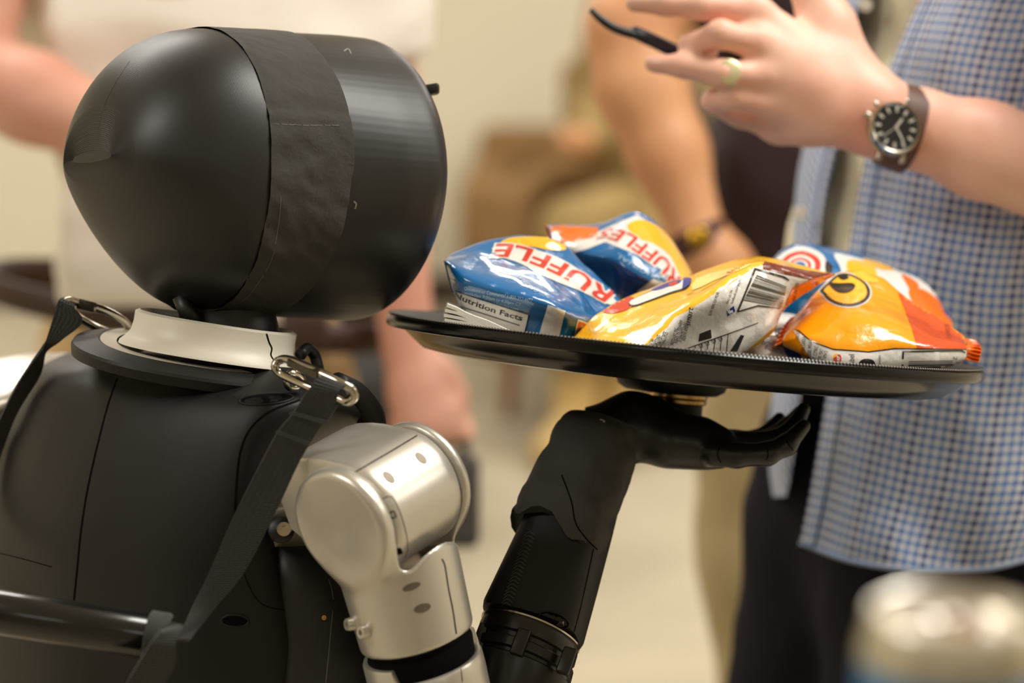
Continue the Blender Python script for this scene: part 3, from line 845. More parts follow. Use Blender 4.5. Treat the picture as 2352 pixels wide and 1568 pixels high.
# ------------------------------------------------------------------ carry straps, links and bar
def ribbon(edges, t, mat_, name, parent=None, k=8, across=6, **kw):
    """edges: list of (left px, left py, right px, right py, d left, d right)"""
    A = []
    for (x0, y0, x1, y1, d0, d1) in edges:
        a, b = P(x0, y0, d0), P(x1, y1, d1)
        A.append([a + (b - a) * f for f in np.linspace(0, 1, across)])
    S = cr_resample(np.array(A), k)
    g = G(); n, m = S.shape[:2]
    wid = np.linalg.norm(S[:, -1] - S[:, 0], axis=1).mean()
    L = np.concatenate([[0], np.cumsum(np.linalg.norm(np.diff(S[:, m // 2], axis=0), axis=1))])
    slab(S, t, g=g)
    uv = [(j / (m - 1) * 12, L[i] / 0.0016) for i in range(n) for j in range(m)]
    for i, q in enumerate(uv): g.uv[i] = q; g.uv[n * m + i] = q
    return build(name, g, mat_, parent, auto=60, **kw), g
def link(px_path, r, name, m, parent):
    return build(name, tube([P(*q) for q in px_path], r, 14, closed=True, k=6), m, parent)

strap = empty('carry_strap', P(640, 1200, 1.50), 'black woven strap running from the steel link by the near shoulder down to the bar', 'strap')
ribbon([(752, 868, 800, 884, 1.497, 1.497), (726, 872, 782, 893, 1.482, 1.485), (672, 949, 768, 930, 1.485, 1.488), (637, 993, 742, 968, 1.488, 1.490), (590, 1080, 690, 1055, 1.496, 1.498), (533, 1193, 635, 1172, 1.500, 1.502), (480, 1314, 562, 1312, 1.500, 1.502), (444, 1388, 500, 1388, 1.492, 1.500), (420, 1440, 462, 1436, 1.470, 1.485), (392, 1470, 436, 1470, 1.452, 1.462)], 0.0018, M_web, 'webbing', strap)
ribbon([(786, 880, 800, 905, 1.505, 1.50), (768, 915, 784, 922, 1.51, 1.51), (735, 965, 752, 968, 1.505, 1.505)], 0.0018, M_web, 'webbing_return', strap)
for e in ([(668, 944, 748, 966, 1.4825, 1.4855), (664, 950, 744, 972, 1.4825, 1.4855)], [(636, 988, 712, 1016, 1.484, 1.487), (632, 994, 708, 1022, 1.484, 1.487)]):
    ribbon(e, 0.0012, M_web, 'stitched_fold', strap, k=2)
ribbon([(352, 1462, 396, 1428, 1.440, 1.435), (372, 1452, 420, 1440, 1.424, 1.432), (350, 1470, 404, 1472, 1.420, 1.424), (325, 1510, 404, 1520, 1.422, 1.428), (290, 1570, 380, 1568, 1.428, 1.432), (255, 1640, 350, 1640, 1.432, 1.436)], 0.0018, M_web, 'webbing_tail', strap)
# loop round the bar
bar_d = nrm(P(345, 1462, 1.458) - P(-20, 1402, 1.458))
bx = nrm(np.cross(bar_d, FV)); by = np.cross(bar_d, bx)
cl = P(352, 1464, 1.458)
build('webbing_loop', loft([ring(cl + bar_d * t, bx * r, by * r, 32) for t, r in ((-0.004, 0.0146), (-0.003, 0.0162), (0.008, 0.0162), (0.010, 0.0146))], closed_end=True), M_web, strap, auto=40)

bar = build('carry_bar', loft([ring(P(-140, 1382, 1.458) + bar_d * t, bx * r, by * r, 32) for t, r in ((0, 0.0130), (0.001, 0.0137), (0.1300, 0.0137), (0.1310, 0.0130), (0.1312, 0.006))]), M_gloss, None, auto=40,
            label='gloss black carry bar across the lower back of the robot', cat='bar', loc=P(150, 1430, 1.458))
linkn = empty('strap_link', P(720, 865, 1.50), 'oval steel quick link at the near shoulder holding the strap', 'link')
link([(640, 828, 1.53), (632, 842, 1.53), (648, 860, 1.53), (700, 884, 1.515), (770, 912, 1.505), (798, 922, 1.50), (814, 912, 1.497), (808, 894, 1.495), (780, 878, 1.495), (720, 850, 1.505), (665, 826, 1.52)], 0.0028, 'link_loop', M_steel, linkn)
p0, p1 = P(668, 830, 1.5195), P(738, 860, 1.5015)
build('sleeve_nut', lathe(p0, p1 - p0, [(0, 0), (0.0037, 0), (0.0042, 0.001), (0.0042, np.linalg.norm(p1 - p0) - 0.001), (0.0037, np.linalg.norm(p1 - p0)), (0, np.linalg.norm(p1 - p0))], 6), M_dsteel, linkn, smooth=False)
eye = tube([P(668, 858, 1.535), P(658, 872, 1.535), P(664, 888, 1.54), P(682, 888, 1.545), P(694, 874, 1.545), P(684, 860, 1.54)], 0.0026, 12, closed=True, k=5)
build('eye_bolt', eye, M_steel, linkn)
linkf = empty('strap_link', P(220, 720, 1.66), 'oval steel quick link behind the collar on the far shoulder', 'link')
link([(150, 700, 1.655), (160, 690, 1.655), (190, 698, 1.655), (240, 712, 1.66), (285, 738, 1.67), (300, 765, 1.68), (280, 770, 1.685), (235, 758, 1.68), (195, 738, 1.67), (165, 716, 1.66)], 0.0029, 'link_loop', M_steel, linkf)
p0, p1 = P(176, 697, 1.6545), P(222, 708, 1.658)
build('sleeve_nut', lathe(p0, p1 - p0, [(0, 0), (0.0036, 0), (0.0041, 0.001), (0.0041, 0.012), (0.0036, 0.0135), (0, 0.0135)], 6), M_steel, linkf, smooth=False)
strapf = empty('carry_strap', P(80, 850, 1.66), 'black strap falling from the far steel link past the robot\'s far shoulder', 'strap')
ribbon([(150, 684, 176, 690, 1.668, 1.664), (136, 690, 172, 706, 1.65, 1.648), (126, 720, 188, 742, 1.652, 1.650), (108, 775, 142, 780, 1.655, 1.655), (96, 800, 106, 806, 1.66, 1.668), (66, 842, 98, 840, 1.664, 1.672), (38, 885, 88, 868, 1.664, 1.672), (0, 960, 38, 950, 1.67, 1.675), (-40, 1050, 2, 1045, 1.68, 1.685), (-85, 1180, -40, 1180, 1.66, 1.665), (-110, 1300, -65, 1300, 1.57, 1.575), (-135, 1378, -90, 1384, 1.474, 1.475)], 0.0018, M_web, 'webbing', strapf)
# ------------------------------------------------------------------ tray
tdir = nrm(P(2250, 846, 1.72) - P(890, 717, 1.72))
TC = P(1570, 781, 1.715)
tfar = nrm(FV + UV_ * 0.036 - tdir * (FV @ tdir)); tfar = nrm(tfar - tdir * (tfar @ tdir))
tn = np.cross(tdir, tfar); tn = tn if tn @ UV_ > 0 else -tn
TR = 0.2106
M_tray = mat('gloss_black_tray', (11, 10, 10), 0.2, coat=0.12, spec=0.35)
M_grip = mat('grey_grip_surface', (62, 60, 57), 0.75, bump=[('noise', 900, 0.6, 0.0006)])
def trings(prof): return [ring(TC + tn * z, tdir * r, tfar * r, 160) for r, z in prof]
tray = empty('serving_tray', TC - tn * 0.026, 'round gloss black serving tray held up on the robot hand', 'tray')
FLOORZ = -0.0185
prof = [(0.0, FLOORZ - 0.004), (0.150, FLOORZ - 0.004), (0.176, FLOORZ - 0.0045), (0.184, -0.0215), (0.1925, -0.0150), (0.1990, -0.0092), (0.2015, -0.0080), (0.2085, -0.0086), (0.2103, -0.0080), (TR + 0.0006, -0.0060), (TR, -0.0012), (TR - 0.0012, 0.0), (0.2040, -0.0004), (0.2010, -0.0018), (0.1950, -0.0085), (0.187, -0.0155), (0.179, FLOORZ - 0.0005), (0.0, FLOORZ - 0.0005)]
g = loft(trings(prof), cap=False)
build('tray_body', g, M_tray, tray, auto=35)
g = loft(trings([(0.0, FLOORZ), (0.1785, FLOORZ), (0.187, -0.0150), (0.195, -0.0080), (0.2012, -0.0012), (0.2042, 0.0002), (0.2085, 0.0006), (0.2085, -0.0004)]), cap=False)
build('grip_mat', g, M_grip, tray, auto=35, label='textured grey non-slip lining of the tray')
# beaded edge of the lining
nb = 520
R0 = ring(TC + tn * 0.0005, tdir * 0.2094, tfar * 0.2094, nb * 2)
g = G()
R1 = ring(TC + tn * 0.0004, tdir * 0.2104, tfar * 0.2104, nb * 2); R2 = ring(TC + tn * 0.0013, tdir * 0.2096, tfar * 0.2096, nb * 2)
for i in range(0, nb * 2, 2):
    g.add([R0[i], R0[(i + 1) % (2 * nb)], R1[(i + 1) % (2 * nb)], R1[i], R2[i], R2[(i + 1) % (2 * nb)]], [(0, 1, 5, 4), (4, 5, 2, 3), (0, 4, 3), (1, 2, 5)])
build('rim_bead', g, mat('rim_bead_grey', (118, 112, 101), 0.45), tray, smooth=False, kind='stuff')
PC = P(1548, 862, 1.70)
pc0 = TC - tn * 0.0235 + tdir * ((PC - TC) @ tdir)
g = lathe(pc0, -tn, [(0, 0), (0.0405, 0), (0.0405, 0.004), (0.038, 0.011), (0.033, 0.014), (0, 0.014)], 56)
build('mount_puck', g, mat('rubber_black', (20, 19, 18), 0.55), tray, auto=40)
pr = pc0 - tn * 0.0138 + tdir * 0.006
g = G()
prs = [(0.0, 0), (0.0195, 0), (0.0205, 0.0008), (0.0205, 0.0028), (0.0195, 0.0035), (0.0190, 0.0040), (0.0200, 0.0046), (0.0200, 0.0066), (0.019, 0.0074), (0, 0.0074)]
build('brass_ring', lathe(pr, -tn, prs, 48), M_brass, tray, auto=40)
build('mount_stem', lathe(pr - tn * 0.0072, -tn, [(0, 0), (0.0175, 0), (0.0175, 0.016), (0.015, 0.018), (0, 0.018)], 40), M_black, tray, auto=40)
def tray_z(p): return (np.asarray(p) - TC) @ tn

# ------------------------------------------------------------------ printed marks on the bags
def flat_mesh(verts, faces, step):
    bm = bmesh.new()
    vs = [bm.verts.new((x, y, 0)) for x, y in verts]
    for f in faces:
        try: bm.faces.new([vs[i] for i in f])
        except ValueError: pass
    return bm
def dice(bm, step):
    xs = [v.co.x for v in bm.verts]; ys = [v.co.y for v in bm.verts]
    for ax, lo, hi in ((0, min(xs), max(xs)), (1, min(ys), max(ys))):
        k = math.floor(lo / step) + 1
        while k * step < hi:
            co = [0, 0, 0]; no = [0, 0, 0]; co[ax] = k * step; no[ax] = 1
            bmesh.ops.bisect_plane(bm, geom=bm.verts[:] + bm.edges[:] + bm.faces[:], plane_co=co, plane_no=no, dist=1e-5)
            k += 1
def project(bm, bvh, off, g, mi, fn=None):
    bm.verts.index_update()
    pts, ok = [], []
    for v in bm.verts:
        x, y = (v.co.x, v.co.y) if fn is None else fn(v.co.x, v.co.y)
        h = hit(bvh, x, y, off)
        pts.append(h[0] if h else np.zeros(3)); ok.append(h is not None)
    F = []
    for f in bm.faces:
        ids = [v.index for v in f.verts]
        if all(ok[i] for i in ids):
            q = [pts[i] for i in ids]
            if max(np.linalg.norm(q[i] - q[i - 1]) for i in range(len(q))) < 0.012: F.append(ids)
    g.add(pts, F, mi)
    bm.free()
def poly(bvh, pts, off, g, mi, k=0, step=5.0):
    """filled outline in photograph pixels laid on the surface; k>0 rounds it"""
    p = np.array(pts, float)
    if k: p = cr_resample(p, k, True)
    bm = bmesh.new()
    f = bm.faces.new([bm.verts.new((x, y, 0)) for x, y in p])
    bmesh.ops.triangulate(bm, faces=[f])
    dice(bm, step)
    project(bm, bvh, off, g, mi)
_txt = {}
def text_bm(s, off=0.0, res=3):
    key = (s, off)
    if key not in _txt:
        c = bpy.data.curves.new('lettering', 'FONT'); c.body = s; c.size = 1.0; c.offset = off; c.resolution_u = res
        o = bpy.data.objects.new('lettering', c); COL.objects.link(o)
        dg = bpy.context.evaluated_depsgraph_get()
        me = bpy.data.meshes.new_from_object(o.evaluated_get(dg))
        bpy.data.objects.remove(o); bpy.data.curves.remove(c)
        _txt[key] = me
    bm = bmesh.new(); bm.from_mesh(_txt[key])
    return bm
def letters(bvh, s, path, up, off, g, mi, fat=0.0, step=0.12, height=None):
    """text along a line of pixels; up = pixel vector of one capital's height"""
    base = text_bm(s, 0.0); xs = [v.co.x for v in base.verts]; w0, w1 = min(xs), max(xs); base.free()
    bm = text_bm(s, fat)
    dice(bm, step)
    L = cr_resample(np.array(path, float), 8) if len(path) > 2 else np.array(path, float)
    cum = np.concatenate([[0], np.cumsum(np.linalg.norm(np.diff(L, axis=0), axis=1))])
    up = np.array(up, float)
    ups = up if up.ndim == 2 else np.stack([up, up])
    def fn(x, y):
        t = (x - w0) / (w1 - w0)
        q = t * cum[-1]
        if q < 0: b = L[0] + (L[1] - L[0]) / (cum[1] + 1e-9) * q
        elif q > cum[-1]: b = L[-1] + (L[-1] - L[-2]) / (cum[-1] - cum[-2]) * (q - cum[-1])
        else: b = np.array([np.interp(q, cum, L[:, 0]), np.interp(q, cum, L[:, 1])])
        u = ups[0] + (ups[1] - ups[0]) * min(max(t, 0), 1)
        b = b + u * (y / 0.69)
        return b[0], b[1]
    project(bm, bvh, off, g, mi, fn)

# ------------------------------------------------------------------ snack bags
def foil(name, rgb): return mat(name, rgb, 0.22, coat=0.75, spec=0.5, bump=[('noise', 60, 0.28, 0.006), ('ridge', 26, 0.30, 0.008)])
M_blue = foil('foil_blue', (18, 108, 172)); M_navy = foil('foil_navy', (22, 62, 128)); M_white = foil('foil_white', (236, 233, 226))
M_red = foil('foil_red', (214, 58, 40)); M_yel = foil('foil_yellow', (252, 190, 44)); M_orange = foil('foil_orange', (254, 162, 12))
M_rorange = foil('foil_red_orange', (226, 84, 30)); M_ink = foil('foil_black', (22, 20, 18)); M_cream = foil('foil_cream', (252, 226, 140))
M_maroon = foil('foil_maroon', (120, 48, 20)); M_deep = foil('foil_deep_blue', (30, 50, 150)); M_lite = foil('foil_light_blue', (170, 200, 226))
M_back = foil('foil_back_blue', (52, 104, 156)); M_oran2 = foil('foil_vivid_orange', (246, 116, 28))
PAL = [M_blue, M_navy, M_white, M_red, M_yel, M_orange, M_rorange, M_ink, M_cream, M_maroon, M_deep, M_lite, M_back, M_oran2]
BLUE, NAVY, WHITE, RED, YEL, ORAN, RORAN, INK, CREAM, MAROON, DEEP, LITE, BACK, ORA2 = range(14)
def bag_mesh(rows, seed, amp=0.0011, k=12):
    ctrl = [[P(*q) for q in r] for r in rows]
    S = net(ctrl, k, k, cu=True)
    n, m = S.shape[:2]
    du = np.roll(S, -1, 0) - np.roll(S, 1, 0); dv = np.gradient(S, axis=1)
    N = np.cross(du, dv); N /= np.linalg.norm(N, axis=2, keepdims=True) + 1e-9
    for i in range(n):
        for j in range(m):
            p = S[i, j]; q = Vector(p * 34) + Vector((seed * 3.1, seed, 0))
            r = 1 - 2 * abs(noise.noise(q)); r2 = noise.noise(q * 2.3)
            e = math.sin(math.pi * j / (m - 1)) ** 0.4
            S[i, j] = p + N[i, j] * amp * (0.9 * r + 0.5 * r2) * e
    z = (S - TC) @ tn
    S = S + tn * np.maximum(0, FLOORZ + 0.0012 - z)[..., None]
    return S
def bag(name, label, rows, base, seed, amp=0.0011):
    S = bag_mesh(rows, seed, amp)
    g = sheet(np.swapaxes(S, 0, 1), cv=True, cap=True)
    root = build(name, g, base, None, label=label, cat='snack bag', group='snack bags on the tray', loc=S.reshape(-1, 3).mean(0) * [1, 1, 0] + [0, 0, S[..., 2].min()])
    return root, bvh_of(g), G()
def seal(parent, line, out, n=14, mi=M_oran2, zig=0.0022):
    """crimped fin at a bag's end: line of pixels+depth for the root, out = pixel vector"""
    L = cr_resample(np.array([list(q) for q in line], float), 8)
    S = []
    for i, q in enumerate(L):
        z = zig * (1 if i % 2 else -1)
        a = P(*q); b = P(q[0] + out[0], q[1] + out[1], q[2] + z); c = P(q[0] + out[0] * 0.5, q[1] + out[1] * 0.5, q[2] + z * 0.7)
        S.append([a, c, b])
    build('crimped_seal', slab(np.array(S), 0.0005), mi, parent, smooth=False)

# 1: blue ridged-chip bag at the front
b1, v1, pr_ = bag('snack_bag', 'blue bag with upside-down red lettering on white, front left beside the napkins', [
 [(1040, 590, 1.685), (1105, 569, 1.70), (1190, 552, 1.71), (1280, 560, 1.71), (1340, 612, 1.712), (1400, 664, 1.712), (1432, 700, 1.705)],
 [(1028, 593, 1.665), (1095, 586, 1.672), (1175, 597, 1.68), (1260, 620, 1.68), (1320, 655, 1.680), (1375, 697, 1.685), (1415, 718, 1.695)],
 [(1024, 600, 1.648), (1066, 632, 1.628), (1150, 658, 1.622), (1230, 682, 1.618), (1290, 706, 1.622), (1345, 730, 1.645), (1392, 742, 1.68)],
 [(1032, 640, 1.650), (1070, 682, 1.636), (1140, 706, 1.632), (1220, 727, 1.632), (1280, 748, 1.634), (1335, 765, 1.655), (1380, 768, 1.685)],
 [(1045, 678, 1.665), (1080, 730, 1.650), (1140, 765, 1.645), (1210, 785, 1.645), (1270, 800, 1.647), (1320, 806, 1.665), (1370, 800, 1.69)],
 [(1060, 690, 1.70), (1100, 740, 1.71), (1160, 760, 1.715), (1250, 770, 1.715), (1320, 770, 1.715), (1370, 760, 1.712), (1405, 750, 1.705)],
], M_blue, 1, 0.0013)
g = pr_
poly(v1, [(1150, 557), (1185, 545), (1275, 548), (1300, 572), (1265, 575), (1215, 566), (1165, 570)], 0.0003, g, YEL, 4)
poly(v1, [(1130, 570), (1170, 562), (1230, 574), (1290, 596), (1345, 632), (1415, 692), (1400, 700), (1330, 668), (1260, 640), (1195, 606), (1150, 590)], 0.0004, g, WHITE, 4)
path = [(1412, 672), (1370, 650), (1338, 628), (1304, 609), (1258, 588), (1214, 571), (1172, 562), (1142, 562)]
letters(v1, 'RUFFLE', path, [(-26, 22), (-12, 30)], 0.0005, g, WHITE, fat=0.075)
letters(v1, 'RUFFLE', path, [(-26, 22), (-12, 30)], 0.0007, g, RED, fat=0.022)
letters(v1, 'ORIGINAL', [(1238, 668), (1215, 652), (1192, 628)], (-7, 5), 0.0005, g, LITE)
poly(v1, [(1036, 640), (1068, 652), (1150, 676), (1225, 694), (1262, 706), (1222, 770), (1090, 745), (1050, 700)], 0.0003, g, BACK)
for k_, (s, x0, y0, x1, y1) in enumerate((('Questions or Comments? 1-800-352-4477', 1066, 664, 1222, 694), ('weekdays 9:00am to 4:30pm CT', 1066, 674, 1196, 702), ('email or chat at fritolay.com', 1068, 684, 1190, 712))):
    letters(v1, s, [(x0, y0), (x1, y1)], (2, -7), 0.0005, g, LITE)
poly(v1, [(1038, 664), (1120, 693), (1216, 720), (1204, 772), (1090, 752), (1048, 705)], 0.0004, g, WHITE)
letters(v1, 'Nutrition Facts', [(1044, 682), (1120, 713), (1198, 736)], (3, -12), 0.0006, g, INK, fat=0.02)
for q in ([(1038, 664), (1216, 720), (1215, 722), (1038, 666)], [(1214, 720), (1217, 721), (1205, 772), (1202, 771)], [(1060, 702), (1194, 746), (1193, 748), (1060, 704)]): poly(v1, q, 0.0007, g, INK)
poly(v1, [(1258, 700), (1298, 714), (1280, 786), (1236, 776)], 0.0005, g, WHITE)
letters(v1, 'R', [(1322, 772), (1348, 780)], (8, -34), 0.0004, g, WHITE, fat=0.09)
letters(v1, 'R', [(1322, 772), (1348, 780)], (8, -34), 0.0006, g, RED, fat=0.02)
build('print', g, PAL, b1, label='printed lettering and panels', kind='stuff')
g = slab(np.array([[P(1020, 598, 1.648), P(1030, 640, 1.65), P(1040, 672, 1.66)], [P(1036, 608, 1.640), P(1042, 640, 1.643), P(1046, 670, 1.655)], [P(1060, 634, 1.631), P(1056, 645, 1.638), P(1050, 660, 1.65)]]), 0.0006)
build('folded_corner', g, M_blue, b1, auto=30)

# 2: blue bag behind it
b2, v2, g = bag('snack_bag', 'blue and white bag with an orange end, standing behind the front blue bag', [
 [(1262, 524, 1.795), (1305, 528, 1.80), (1375, 530, 1.80), (1462, 500, 1.79), (1534, 551, 1.80), (1590, 638, 1.785)],
 [(1264, 536, 1.778), (1305, 545, 1.765), (1375, 548, 1.755), (1450, 545, 1.745), (1520, 590, 1.745), (1578, 642, 1.75)],
 [(1280, 570, 1.765), (1320, 580, 1.745), (1398, 595, 1.730), (1440, 612, 1.722), (1495, 642, 1.722), (1562, 662, 1.74)],
 [(1300, 590, 1.775), (1330, 615, 1.757), (1402, 640, 1.752), (1440, 670, 1.736), (1500, 690, 1.736), (1550, 700, 1.75)],
 [(1310, 640, 1.79), (1340, 690, 1.775), (1405, 740, 1.77), (1440, 770, 1.76), (1500, 775, 1.76), (1550, 765, 1.77)],
 [(1310, 640, 1.84), (1340, 690, 1.87), (1400, 740, 1.88), (1450, 770, 1.88), (1510, 770, 1.87), (1560, 740, 1.84)],
], M_blue, 2, 0.0012)
poly(v2, [(1250, 505), (1300, 520), (1375, 522), (1372, 545), (1330, 552), (1292, 578), (1262, 545)], 0.0003, g, ORA2)
poly(v2, [(1300, 566), (1330, 548), (1372, 534), (1420, 512), (1464, 494), (1500, 520), (1545, 565), (1572, 640), (1545, 640), (1500, 606), (1450, 580), (1390, 556), (1350, 572), (1320, 580)], 0.0003, g, WHITE)
poly(v2, [(1440, 520), (1470, 505), (1510, 520), (1545, 556), (1596, 645), (1565, 640), (1540, 590), (1500, 560), (1465, 548)], 0.0004, g, YEL, 3)
path = [(1562, 640), (1530, 596), (1496, 570), (1452, 540), (1410, 526), (1388, 530)]
letters(v2, 'RUFFLES', path, (-20, 22), 0.0005, g, WHITE, fat=0.075)
letters(v2, 'RUFFLES', path, (-20, 22), 0.0007, g, RED, fat=0.02)
letters(v2, 'ORIGINAL', [(1530, 640), (1480, 618), (1420, 582)], (-6, 8), 0.0006, g, LITE)
poly(v2, [(1500, 640), (1530, 652), (1512, 690), (1464, 668)], 0.0005, g, WHITE)
poly(v2, [(1406, 600), (1440, 616), (1495, 646), (1466, 690), (1420, 690)], 0.0003, g, NAVY)
build('print', g, PAL, b2, label='printed lettering and panels', kind='stuff')
seal(b2, [(1262, 524, 1.795), (1270, 545, 1.778), (1285, 572, 1.768)], (-12, -10), mi=M_oran2)

# 3: yellow bag in the middle, turned to show its pale back
b3, v3, g = bag('snack_bag', 'yellow bag in the middle tipped on edge, its white barcoded back showing', [
 [(1318, 782, 1.642), (1367, 732, 1.655), (1457, 683, 1.675), (1586, 639, 1.69), (1741, 599, 1.70), (1892, 627, 1.69), (1922, 627, 1.69)],
 [(1328, 784, 1.635), (1400, 748, 1.635), (1490, 706, 1.640), (1610, 664, 1.640), (1741, 604, 1.66), (1880, 630, 1.672), (1920, 629, 1.684)],
 [(1400, 796, 1.60), (1482, 793, 1.592), (1545, 730, 1.600), (1640, 672, 1.610), (1738, 612, 1.640), (1860, 640, 1.660), (1916, 632, 1.682)],
 [(1420, 806, 1.605), (1500, 806, 1.600), (1590, 765, 1.612), (1690, 725, 1.622), (1770, 690, 1.642), (1830, 668, 1.660), (1912, 634, 1.683)],
 [(1430, 818, 1.62), (1510, 830, 1.618), (1610, 830, 1.625), (1690, 818, 1.635), (1770, 765, 1.655), (1805, 705, 1.670), (1906, 637, 1.686)],
 [(1400, 810, 1.65), (1480, 800, 1.665), (1580, 790, 1.685), (1680, 770, 1.69), (1770, 720, 1.70), (1830, 680, 1.71), (1910, 636, 1.69)],
], M_yel, 3, 0.0011)
poly(v3, [(1484, 795), (1533, 751), (1550, 729), (1583, 712), (1662, 662), (1735, 613), (1765, 610), (1860, 632), (1850, 655), (1802, 712), (1788, 742), (1720, 800), (1693, 825), (1600, 840), (1500, 835)], 0.0003, g, WHITE)
poly(v3, [(1752, 600), (1800, 612), (1892, 628), (1924, 627), (1900, 640), (1850, 640), (1800, 630), (1752, 618)], 0.0005, g, MAROON)
poly(v3, [(1820, 660), (1865, 640), (1915, 630), (1860, 665), (1835, 700), (1800, 730), (1806, 690)], 0.0006, g, ORA2)
poly(v3, [(1384, 714), (1412, 690), (1448, 682), (1462, 692), (1440, 712), (1405, 720)], 0.0004, g, RED, 3)
poly(v3, [(1446, 692), (1520, 658), (1578, 640), (1588, 644), (1578, 664), (1540, 676), (1490, 694), (1452, 706)], 0.0004, g, INK, 3)
poly(v3, [(1450, 691), (1520, 661), (1574, 643), (1584, 646), (1574, 661), (1538, 673), (1490, 691), (1456, 702)], 0.0006, g, WHITE, 3)
poly(v3, [(1496, 668), (1530, 652), (1562, 644), (1562, 651), (1536, 660), (1510, 668)], 0.0008, g, DEEP, 3)
poly(v3, [(1570, 640), (1588, 641), (1584, 655), (1566, 666), (1574, 655)], 0.0008, g, DEEP, 3)
poly(v3, [(1536, 655), (1556, 648), (1556, 653), (1544, 659)], 0.001, g, RED, 3)
poly(v3, [(1600, 640), (1660, 622), (1725, 606), (1690, 625), (1640, 645), (1590, 668)], 0.0004, g, CREAM, 2)
# back printing
for i, s in enumerate(('VEGETABLE OIL, SALT, WHEY', 'MONOSODIUM GLUTAMATE', 'YEAST EXTRACT, SPICES')):
    letters(v3, s, [(1492 + i * 13, 812 - i * 2), (1506 + i * 14, 780 - i * 8)], (-10, -3), 0.0005, g, INK)
for i, (s, x0, y0, x1, y1) in enumerate((('FRITO-LAY, INC.', 1546, 792, 1556, 752), ('PLANO, TX 75024-4099', 1555, 788, 1568, 736), ('© 2004 FRITO-LAY', 1564, 785, 1576, 741), ('NORTH AMERICA, INC.', 1573, 782, 1586, 724))):
    letters(v3, s, [(x0, y0), (x1, y1)], (-7, -2), 0.0005, g, INK)
letters(v3, 'smart', [(1584, 748), (1588, 728), (1592, 708)], (-12, -4), 0.0005, g, INK)
letters(v3, 'SCAN HERE FOR MORE', [(1632, 725), (1652, 672)], (-6, -2), 0.0005, g, INK)
poly(v3, [(1668, 714), (1684, 702), (1688, 714), (1670, 726)], 0.0005, g, DEEP)
letters(v3, 'f', [(1682, 718), (1680, 707)], (-11, 3), 0.0007, g, WHITE, fat=0.03)
letters(v3, 'FIND US ON', [(1672, 698), (1682, 668)], (-5, -2), 0.0005, g, INK)
letters(v3, 'facebook.com/snacks', [(1682, 698), (1702, 642)], (-6, -2), 0.0005, g, INK)
poly(v3, [(1606, 766), (1632, 756), (1634, 776), (1604, 784)], 0.0005, g, INK)
A, B_, Cc, D = np.array((1737, 632)), np.array((1806, 658)), np.array((1794, 706)), np.array((1706, 690))
t = 0.0
rb = random.Random(5)
while t < 1:
    w = rb.choice([0.012, 0.02, 0.034, 0.05]); t1 = min(1, t + w)
    poly(v3, [A + (D - A) * t, B_ + (Cc - B_) * t, B_ + (Cc - B_) * t1, A + (D - A) * t1], 0.0006, g, INK, step=14)
    t = t1 + rb.choice([0.016, 0.026, 0.04])
for q in ([(1732, 616), (1736, 618), (1695, 716), (1691, 714)], [(1732, 616), (1800, 634), (1812, 642), (1811, 645), (1798, 638), (1734, 620)], [(1692, 714), (1740, 700), (1790, 706), (1790, 709), (1740, 704), (1693, 717)]):
    poly(v3, q, 0.0007, g, INK, step=14)
letters(v3, '28400 04170', [(1822, 702), (1834, 650)], (-7, -2), 0.0008, g, INK)
for i, s in enumerate(('0%', '0%', '6%', '6%')):
    letters(v3, s, [(1612 + i * 15, 788 - i * 5), (1602 + i * 15, 791 - i * 5)], (3, 9), 0.0006, g, INK)
for i in range(6):
    poly(v3, [(1596 + i * 15, 792 - i * 5), (1597.5 + i * 15, 791.5 - i * 5), (1592 + i * 15, 830), (1590 + i * 15, 830)], 0.0005, g, INK, step=14)
poly(v3, [(1574, 800), (1680, 762), (1740, 740), (1740, 742), (1680, 764.5), (1574, 802)], 0.0006, g, INK, step=14)
poly(v3, [(1676, 806), (1692, 806), (1708, 770), (1700, 768)], 0.0007, g, INK, step=14)
build('print', g, PAL, b3, label='printed lettering, barcode and panels', kind='stuff')

# 4: orange bag at the right
b4, v4, g = bag('snack_bag', 'glossy orange bag with a black-ringed yellow letter, right end of the tray', [
 [(1834, 722, 1.705), (1900, 652, 1.718), (1945, 629, 1.722), (2018, 643, 1.722), (2090, 695, 1.718), (2155, 735, 1.708), (2212, 772, 1.695)],
 [(1815, 745, 1.69), (1888, 688, 1.695), (1952, 668, 1.695), (2030, 688, 1.695), (2090, 722, 1.69), (2155, 756, 1.685), (2218, 785, 1.685)],
 [(1802, 768, 1.67), (1866, 745, 1.658), (1945, 735, 1.650), (2025, 746, 1.645), (2090, 762, 1.648), (2155, 780, 1.655), (2224, 794, 1.670)],
 [(1797, 786, 1.662), (1852, 780, 1.642), (1925, 804, 1.632), (2000, 809, 1.630), (2056, 801, 1.634), (2140, 802, 1.640), (2222, 804, 1.665)],
 [(1802, 796, 1.668), (1860, 822, 1.652), (1925, 850, 1.642), (2000, 856, 1.640), (2060, 855, 1.644), (2140, 852, 1.65), (2216, 828, 1.668)],
 [(1830, 790, 1.70), (1880, 810, 1.718), (1945, 820, 1.725), (2010, 830, 1.725), (2080, 830, 1.722), (2150, 830, 1.715), (2210, 820, 1.70)],
], M_orange, 4, 0.0010)
poly(v4, [(2062, 672), (2100, 690), (2160, 735), (2240, 785), (2226, 804), (2108, 803), (2092, 748)], 0.0003, g, RORAN)
poly(v4, [(1822, 758), (1836, 760), (1864, 785), (1914, 803), (1995, 809), (2054, 801), (2219, 803), (2216, 850), (2000, 880), (1880, 850)], 0.0004, g, WHITE)
poly(v4, [(1822, 757), (1836, 759), (1864, 783), (1914, 801), (1995, 807), (2054, 799), (2219, 801.5), (2219, 803.5), (2054, 802), (1995, 809.5), (1914, 804), (1864, 786), (1834, 762)], 0.0006, g, INK)
